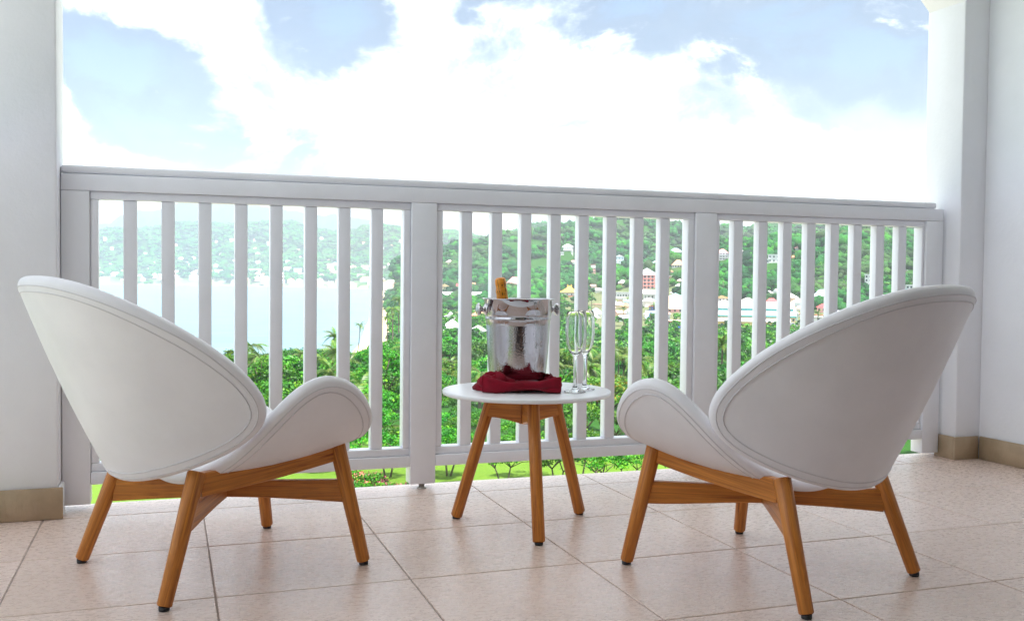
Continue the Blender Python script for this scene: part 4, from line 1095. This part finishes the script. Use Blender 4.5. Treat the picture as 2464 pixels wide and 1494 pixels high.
house('long_building', 'very long white single storey building behind the ice bucket', 'building', 1122, 720, 112, 10, WHITE, R_WHITE, 'gable', .22, 1, 18, depth=12, extra=veranda(14))
house('house', 'cream house with dark openings beside the first post', 'house', 1070, 705, 20, 16, CREAM, (.70, .46, .25), 'gable_front', .30, 2, 3)
house('house', 'rose red house among trees left of the bucket', 'house', 1098, 698, 20, 10, PINK, R_RED, 'hip', .35, 1, 3)
house('villa', 'white villa with a curly gable and a round window left of the bucket', 'villa', 1084, 780, 40, 14, WHITE, R_WHITE, 'gable_front', .24, 1, 4, depth=14, extra=curly)
house('villa', 'white villa with a broad pale hip roof below the curly gable', 'villa', 1088, 803, 58, 9, WHITE, (.72, .74, .80), 'hip', .38, 1, 5, depth=18)
house('villa', 'white house with tall windows and a pale roof just left of the bucket', 'villa', 1150, 812, 34, 16, WHITE, R_WHITE, 'hip', .3, 1, 4, depth=12)
house('villa', 'low white villa with a red roof by the orange flowering tree', 'villa', 1152, 768, 34, 8, WHITE, R_TERRA, 'hip', .4, 1, 4, depth=10)
house('mansion', 'large white mansion high on the wooded hill above the orange pavilion', 'house', 1366, 612, 26, 18, WHITE, R_WHITE, 'hip', .3, 2, 5, extra=balcony_rows(2))
house('house', 'small white house just below the large mansion', 'house', 1352, 616, 10, 9, WHITE, R_WHITE, 'flat', 0, 1, 2)
house('apartment_block', 'narrow pink and white block on the hillside right of the flutes', 'building', 1424, 657, 17, 20, PINK, R_RED, 'flat', 0, 3, 3, extra=band(WHITE, .6, 3.0, .3))
house('house', 'pale blue house on stilts in the middle of the hillside', 'house', 1490, 634, 22, 16, (.62, .72, .82), R_WHITE, 'gable_front', .22, 2, 3)
house('house', 'white house with a blue grey roof high on the hill near the second post', 'house', 1626, 616, 34, 9, WHITE, (.42, .52, .68), 'hip', .35, 1, 6)
house('house', 'house with a terracotta roof on the terraced slope near the second post', 'house', 1632, 644, 30, 6, WHITE, R_TERRA, 'hip', .5, 1, 5)
house('house', 'cream house with a small tower on the green slope above the long white building', 'house', 1498, 690, 20, 9, YEL, R_WHITE, 'hip', .4, 1, 3)
house('apartment_block', 'white three storey block with a coral roof at the left of the right panel', 'building', 1738, 627, 26, 18, (.70, .64, .72), (.66, .26, .26), 'hip', .4, 3, 4, extra=balcony_rows(3))
house('house', 'white stepped modern house on the slope behind the right panel', 'house', 1862, 632, 26, 18, WHITE, R_WHITE, 'flat', 0, 2, 3)
house('house', 'lower white wing beside the stepped modern house', 'house', 1843, 634, 16, 10, WHITE, R_WHITE, 'flat', 0, 1, 2)
house('house', 'small house with a pink roof in dark trees on the right hill', 'house', 1921, 602, 14, 5, WHITE, (.62, .30, .32), 'hip', .4)
house('house', 'house with a red roof at the crest of the right hill', 'house', 1967, 578, 15, 7, WHITE, R_RED, 'hip', .4)
house('tower_house', 'tall narrow white house on the bright slope of the right hill', 'house', 2089, 688, 15, 25, WHITE, R_WHITE, 'flat', 0, 3, 2)
house('house', 'white house with a teal lower floor at the right end of the railing', 'house', 2184, 704, 22, 16, WHITE, R_WHITE, 'flat', 0, 2, 3, extra=band(TEAL, -.02, 2.2, .3))
house('house', 'pink house under a bright red hip roof behind the long hall', 'house', 1856, 748, 42, 13, (.78, .55, .50), R_RED, 'hip', .45, 1, 4)
house('house', 'white house with green shutters and an orange gable at the left of the right panel', 'house', 1737, 733, 32, 15, WHITE, (.72, .40, .20), 'gable_front', .2, 2, 4)
house('house', 'low peach house below the orange gabled one', 'house', 1742, 746, 40, 9, PEACH, (.78, .62, .50), 'hip', .4, 1, 3)
def clerestory(t, W, H, d):
    MB().box(-W / 2 - .3, W / 2 + .3, -.62, -.502, H - .75, H + .02).build('eaves_band', paint(TEAL), t)
    MB().box(-W * .48, W * .48, 6.0, 13.0, H + 1.0, H + 3.2).build('clerestory', paint(TEAL), t)
    x = W * .49; MB().add([(-x, 5.0, H + 3.2), (x, 5.0, H + 3.2), (x, 14.0, H + 3.2), (-x, 14.0, H + 3.2), (-x, 9.5, H + 6.2), (x, 9.5, H + 6.2)], [(0, 1, 5, 4), (2, 3, 4, 5), (0, 4, 3), (1, 2, 5), (0, 3, 2, 1)]).build('upper_roof', paint(R_HALL, .5), t)
R_HALL = (.62, .66, .66)
house('school_hall', 'very long cream hall with a stepped white roof and teal eaves', 'hall', 1815, 779, 184, 20, CREAM, R_HALL, 'gable', .17, 1, 22, depth=19, extra=clerestory)
house('school_wing', 'long low cream wing with square windows in front of the teal eaved hall', 'building', 1806, 791, 176, 17, YEL, R_HALL, 'gable', .13, 1, 12, depth=10, win=(1.1, 1.3))
house('annex', 'white gabled annex with a teal front at the end of the long hall', 'building', 1906, 772, 26, 17, (.55, .74, .74), R_WHITE, 'gable_front', .25, 1, 2, depth=10)
house('shed', 'white box shaped shed right of the long hall', 'shed', 1962, 774, 28, 10, WHITE, R_WHITE, 'flat', 0, 1, 2, depth=7)
house('house', 'house with pink walls and a red roof beyond the white shed', 'house', 1982, 752, 30, 12, PINK, R_RED, 'hip', .3, 1, 3)
house('house', 'long house with a pale blue roof at the foot of the right hill', 'house', 1978, 724, 48, 6, WHITE, (.42, .60, .74), 'hip', .5, 1, 5)
house('beach_house', 'wide white beach house with a pale hip roof at the head of the bay', 'house', 946, 690, 46, 7, WHITE, R_WHITE, 'hip', .35, 1, 5)
house('beach_house', 'white beach house with a red corner roof by the dark shore trees', 'house', 880, 678, 28, 6, WHITE, R_TERRA, 'hip', .4, 1, 4)
house('beach_house', 'low pinkish house with a white roof behind the beach', 'house', 895, 684, 22, 5, (.78, .70, .66), R_WHITE, 'hip', .4, 1, 3)
# many small houses
walls = [WHITE, WHITE, WHITE, CREAM, (.78, .70, .66), (.74, .60, .58), PEACH, (.66, .74, .80)]
roofs = [R_WHITE, R_WHITE, R_WHITE, R_TERRA, (.62, .34, .28), R_GREY, R_GREEN, (.70, .52, .48)]
WN = ['white', 'white', 'white', 'cream', 'off white', 'pinkish', 'peach', 'pale blue']
RN = ['white', 'white', 'white', 'terracotta', 'rusty', 'grey', 'green', 'dusty pink']
def village(n, pxr, pyr, wr, label, group, hr=(.30, .5), bias=1.0):
    done = 0
    for _ in range(n * 4):
        px = random.uniform(*pxr); py = pyr[0] + (pyr[1] - pyr[0]) * random.random() ** bias; q = hit(px, py)
        if q is None or q[0][2] < SEA + 1.0: continue
        if any(math.hypot(q[0][0] - c[0], q[0][1] - c[1]) < c[2] + .006 * q[1] for c in CLEAR): continue
        w_ = random.uniform(*wr); wa = random.choice(walls); rf = random.choice(roofs); kd = random.choice(['hip', 'hip', 'gable', 'flat'])
        side = ''
        for x0, x1, tx in ((0, 345, ', behind the leftmost gaps'), (345, 640, ', behind the middle gaps'), (640, 1010, ', near the first post'), (1010, 1330, ', left of the flutes'), (1330, 1690, ', near the second post'), (1690, 1900, ', just right of the second post'), (1900, 2464, ', above the right chair')):
            if x0 <= px < x1: side = tx
        house('house', label % (WN[walls.index(wa)], RN[roofs.index(rf)] + (' flat' if kd == 'flat' else '') ) + side, 'house', px, py, w_, w_ * random.uniform(*hr), wa, rf, kd, .36, group=group, yaw=random.uniform(-.6, .6), over=.5)
        done += 1
        if done >= n: return
village(62, (236, 760), (652, 684), (9, 21), 'small %s house with %s roof on the far shore', 'houses along the far shore', bias=.7)
village(58, (236, 980), (575, 655), (6, 12), 'tiny %s house with %s roof, far hillside', 'houses on the far hillside')
village(20, (700, 985), (640, 690), (9, 20), 'small %s house with %s roof, bay head', 'houses at the head of the bay')
village(22, (1066, 1640), (618, 712), (8, 18), 'small %s house with %s roof, wooded hill', 'houses on the middle hill', bias=.8)
village(34, (1430, 1700), (708, 785), (12, 26), 'small %s house with %s roof, town centre', 'houses in the town centre', hr=(.3, .5))
village(24, (1690, 2050), (712, 775), (14, 30), 'small %s house with %s roof, low town', 'houses in the low town', hr=(.28, .42))
village(6, (1730, 2220), (575, 700), (7, 15), 'small %s house with %s roof, right hill', 'houses on the right hill')

# ------------------------------------------------------------------ vehicles, poles, boat
def car(px, py, label, body, heading, group=None):
    q = hit(px, py)
    if q is None: return
    P, r = q; t = empty('parked_car', P, heading); tag(t, label, 'car', group); CLEAR.append((P[0], P[1], 4, math.atan2(P[0], P[1]), 3))
    prof = [(-2.15, .35), (-2.2, .75), (-2.0, 1.0), (-1.55, 1.62), (.35, 1.66), (1.05, 1.08), (2.0, .92), (2.2, .65), (2.15, .35)]
    hw = .86; n = len(prof); V = [(x, s * hw * (1 - .13 * max(0, z - .95)), z) for s in (-1, 1) for x, z in prof]
    MB().add(V, [tuple(range(n)), tuple(range(2 * n - 1, n - 1, -1))] + [(i, n + i, n + (i + 1) % n, (i + 1) % n) for i in range(n)]).build('body', paint(body, .3), t)
    for s in (-1, 1): MB().add([(x, s * (hw * (1 - .13 * (z - .95)) + .012), z) for x, z in ((-1.6, 1.05), (-1.38, 1.53), (.25, 1.56), (.80, 1.08))], [(0, 1, 2, 3)]).build('side_window', M_WIN, t)
    MB().add([(1.09, -.72, 1.09), (1.09, .72, 1.09), (.42, .70, 1.62), (.42, -.70, 1.62)], [(0, 1, 2, 3)]).build('windscreen', M_WIN, t)
    MB().add([(-2.03, -.72, 1.05), (-2.03, .72, 1.05), (-1.63, .68, 1.57), (-1.63, -.68, 1.57)], [(0, 1, 2, 3)]).build('rear_window', M_WIN, t)
    me = None
    for x in (-1.35, 1.38):
        for s in (-1, 1):
            if me is None: w_ = MB().lathe([(0, -.11), (.30, -.11), (.33, -.08), (.33, .08), (.30, .11), (0, .11)], 16).build('wheel', M_RUBBER, t); me = w_.data
            else: w_ = put('wheel', me, t)
            w_.location = (x, s * .80, .33); w_.rotation_euler = (PI / 2, 0, 0)
    return t
car(1088, 927, 'white van parked on sandy ground below the fan palms', (.80, .81, .83), 2.2)
car(1907, 786, 'silver grey car beside the end of the long cream wing', (.45, .52, .62), .1)
car(1595, 764, 'dark red car on the town road', (.30, .04, .08), .5)
car(1590, 775, 'white car on the town road below the dark red one', (.78, .79, .82), .4)
car(1606, 770, 'blue car on the town road', (.08, .14, .4), .9)
def pole(px, py, h, label):
    q = hit(px, py)
    if q is None: return
    P, r = q; t = empty('utility_pole', P); tag(t, label, 'pole')
    MB().tube([(0, 0, -.5), (0, 0, h)], [.15, .10], 8).build('mast', M_BARK, t); MB().box(-1.0, 1.0, -.06, .06, h - .9, h - .75).build('crossarm', M_BARK, t)
pole(1565, 785, 9, 'utility pole beside the blue roofed shed'); pole(1478, 775, 9, 'utility pole at the left end of the town road'); pole(1716 + 24, 712, 9, 'utility pole above the orange gabled house')
q = hit(921, 716)
if q is not None:
    t = empty('boat', q[0], .5); tag(t, 'white boat drawn up on the beach', 'boat')
    V = []; F = []
    for i, (x, w_) in enumerate(((-4, 1.2), (-2, 1.5), (1, 1.45), (3, .9), (4.6, .06))): V += [(x, -w_, 1.2 + .12 * i), (x, -w_ * .6, .1), (x, w_ * .6, .1), (x, w_, 1.2 + .12 * i)]
    for i in range(4):
        for k in range(4): F.append((i * 4 + k, i * 4 + (k + 1) % 4, i * 4 + 4 + (k + 1) % 4, i * 4 + 4 + k))
    F += [(0, 3, 2, 1), (16, 17, 18, 19)]
    MB().add(V, F).build('hull', paint(WHITE, .3), t); MB().box(-2, 1.2, -.9, .9, 1.3, 2.5).build('cabin', paint(WHITE, .3), t)

# ------------------------------------------------------------------ the woodland
def leafy_belt(P, label='belt of leafy trees between the grove and the town'):
    VV = []; FF = []; TT = []; o = 0; g = np.random.default_rng(77); zz = terrain(P[:, 0], P[:, 1]); vs = [leaf_cloud(200 + i, 4.0, 5.0, 230, 1.05, 12, .5) for i in range(8)]
    for i, (x, y) in enumerate(P):
        V, F, t = vs[i % 8]; s = g.uniform(.65, 1.2); a = g.uniform(0, 6.28); R = np.array([[math.cos(a), -math.sin(a), 0], [math.sin(a), math.cos(a), 0], [0, 0, 1]])
        VV.append(V @ R.T * (s, s, s * g.uniform(.8, 1.3)) + (x, y, zz[i])); FF.append(F + o); TT.append(np.clip(t + g.uniform(-.25, .3), 0, 1)); o += len(V)
    tag(put('woodland', npmesh('woodland', np.concatenate(VV), np.concatenate(FF), M_LEAF, np.concatenate(TT))), label, 'woodland', kind='stuff')
CL = np.array([(c[0], c[1], c[2]) for c in CLEAR]); CA = np.array([c[3] for c in CLEAR]); CR = np.hypot(CL[:, 0], CL[:, 1])
def clear_of_houses(P, front=1.0):
    keep = np.ones(len(P), bool); r = np.hypot(P[:, 0], P[:, 1]); a = np.arctan2(P[:, 0], P[:, 1])
    for (x, y, rad), ca, cr in zip(CL, CA, CR):
        lat = np.abs(a - ca) * r; lon = cr - r
        keep &= ~((lat < rad) & (lon > -rad * 1.2) & (lon < 9 + .012 * cr * front))
    return P[keep]
P1 = scatter(30000, (1000, 2480), (660, 2400), lambda px, r, x, y: (steep(x, y, .07) | (rng.random(len(px)) < .30)) & (und(x * 1.7 + 90, y * 1.7) > -.55))
P1 = seen(clear_of_houses(P1), 7); woodland('woodland', 'dense green woodland covering the middle and right hills', P1, np.clip(rng.lognormal(1.55, .33, len(P1)), 2.6, 8.5), VB)
P5 = scatter(9000, (1640, 2480), (520, 1050), lambda px, r, x, y: steep(x, y, .05) | (rng.random(len(px)) < .4))
P5 = seen(clear_of_houses(P5), 6); woodland('woodland', 'bright green woodland on the near slope of the right hill', P5, np.clip(rng.lognormal(1.2, .36, len(P5)), 1.8, 5.8), VB)
P2 = scatter(26000, (200, 1200), (2500, 4300), lambda px, r, x, y: rng.random(len(px)) < .95)
P2 = seen(clear_of_houses(P2, .8), 9); woodland('woodland', 'hazy green woodland on the far hillside across the bay', P2, rng.uniform(6, 12, len(P2)), VC)
P3 = scatter(2600, (900, 2480), (245, 700), lambda px, r, x, y: rng.random(len(px)) < np.clip(1.25 - (r - 260) / 420, .30, 1) * np.where((px > 1430) & (px < 1720) & (r > 430), .35, .95))
P3 = clear_of_houses(P3); print('belt', len(P3), 'hills', len(P1), len(P5), len(P2)); leafy_belt(P3)
P6 = scatter(2600, (840, 1030), (230, 1100), lambda px, r, x, y: (px - np.interp(r, _er, _ee)) * r / CF < 90)
leafy_belt(clear_of_houses(P6), 'leafy trees crowding the back of the beach')
P4 = scatter(2600, (800, 1010), (700, 2300), lambda px, r, x, y: (px - np.interp(r, _er, _ee)) * r / CF < 190)
P4 = seen(clear_of_houses(P4), 8); woodland('woodland', 'dark trees along the beach at the head of the bay', P4, rng.uniform(4, 8, len(P4)), VB)

# ------------------------------------------------------------------ humid air over the bay
hz = MB().box(-9900, 9900, -9900, 9900, -34, 480).mesh('haze', [])
m = bpy.data.materials.new('humid_air'); m.use_nodes = True; nt = m.node_tree; nt.nodes.clear()
pv = nt.nodes.new('ShaderNodeVolumePrincipled'); pv.inputs['Density'].default_value = 1.6e-4; pv.inputs['Color'].default_value = (.84, .915, 1.0, 1); pv.inputs['Anisotropy'].default_value = .25
oo = nt.nodes.new('ShaderNodeOutputMaterial'); nt.links.new(pv.outputs[0], oo.inputs['Volume']); hz.materials.append(m)
tag(put('haze', hz), kind='stuff')
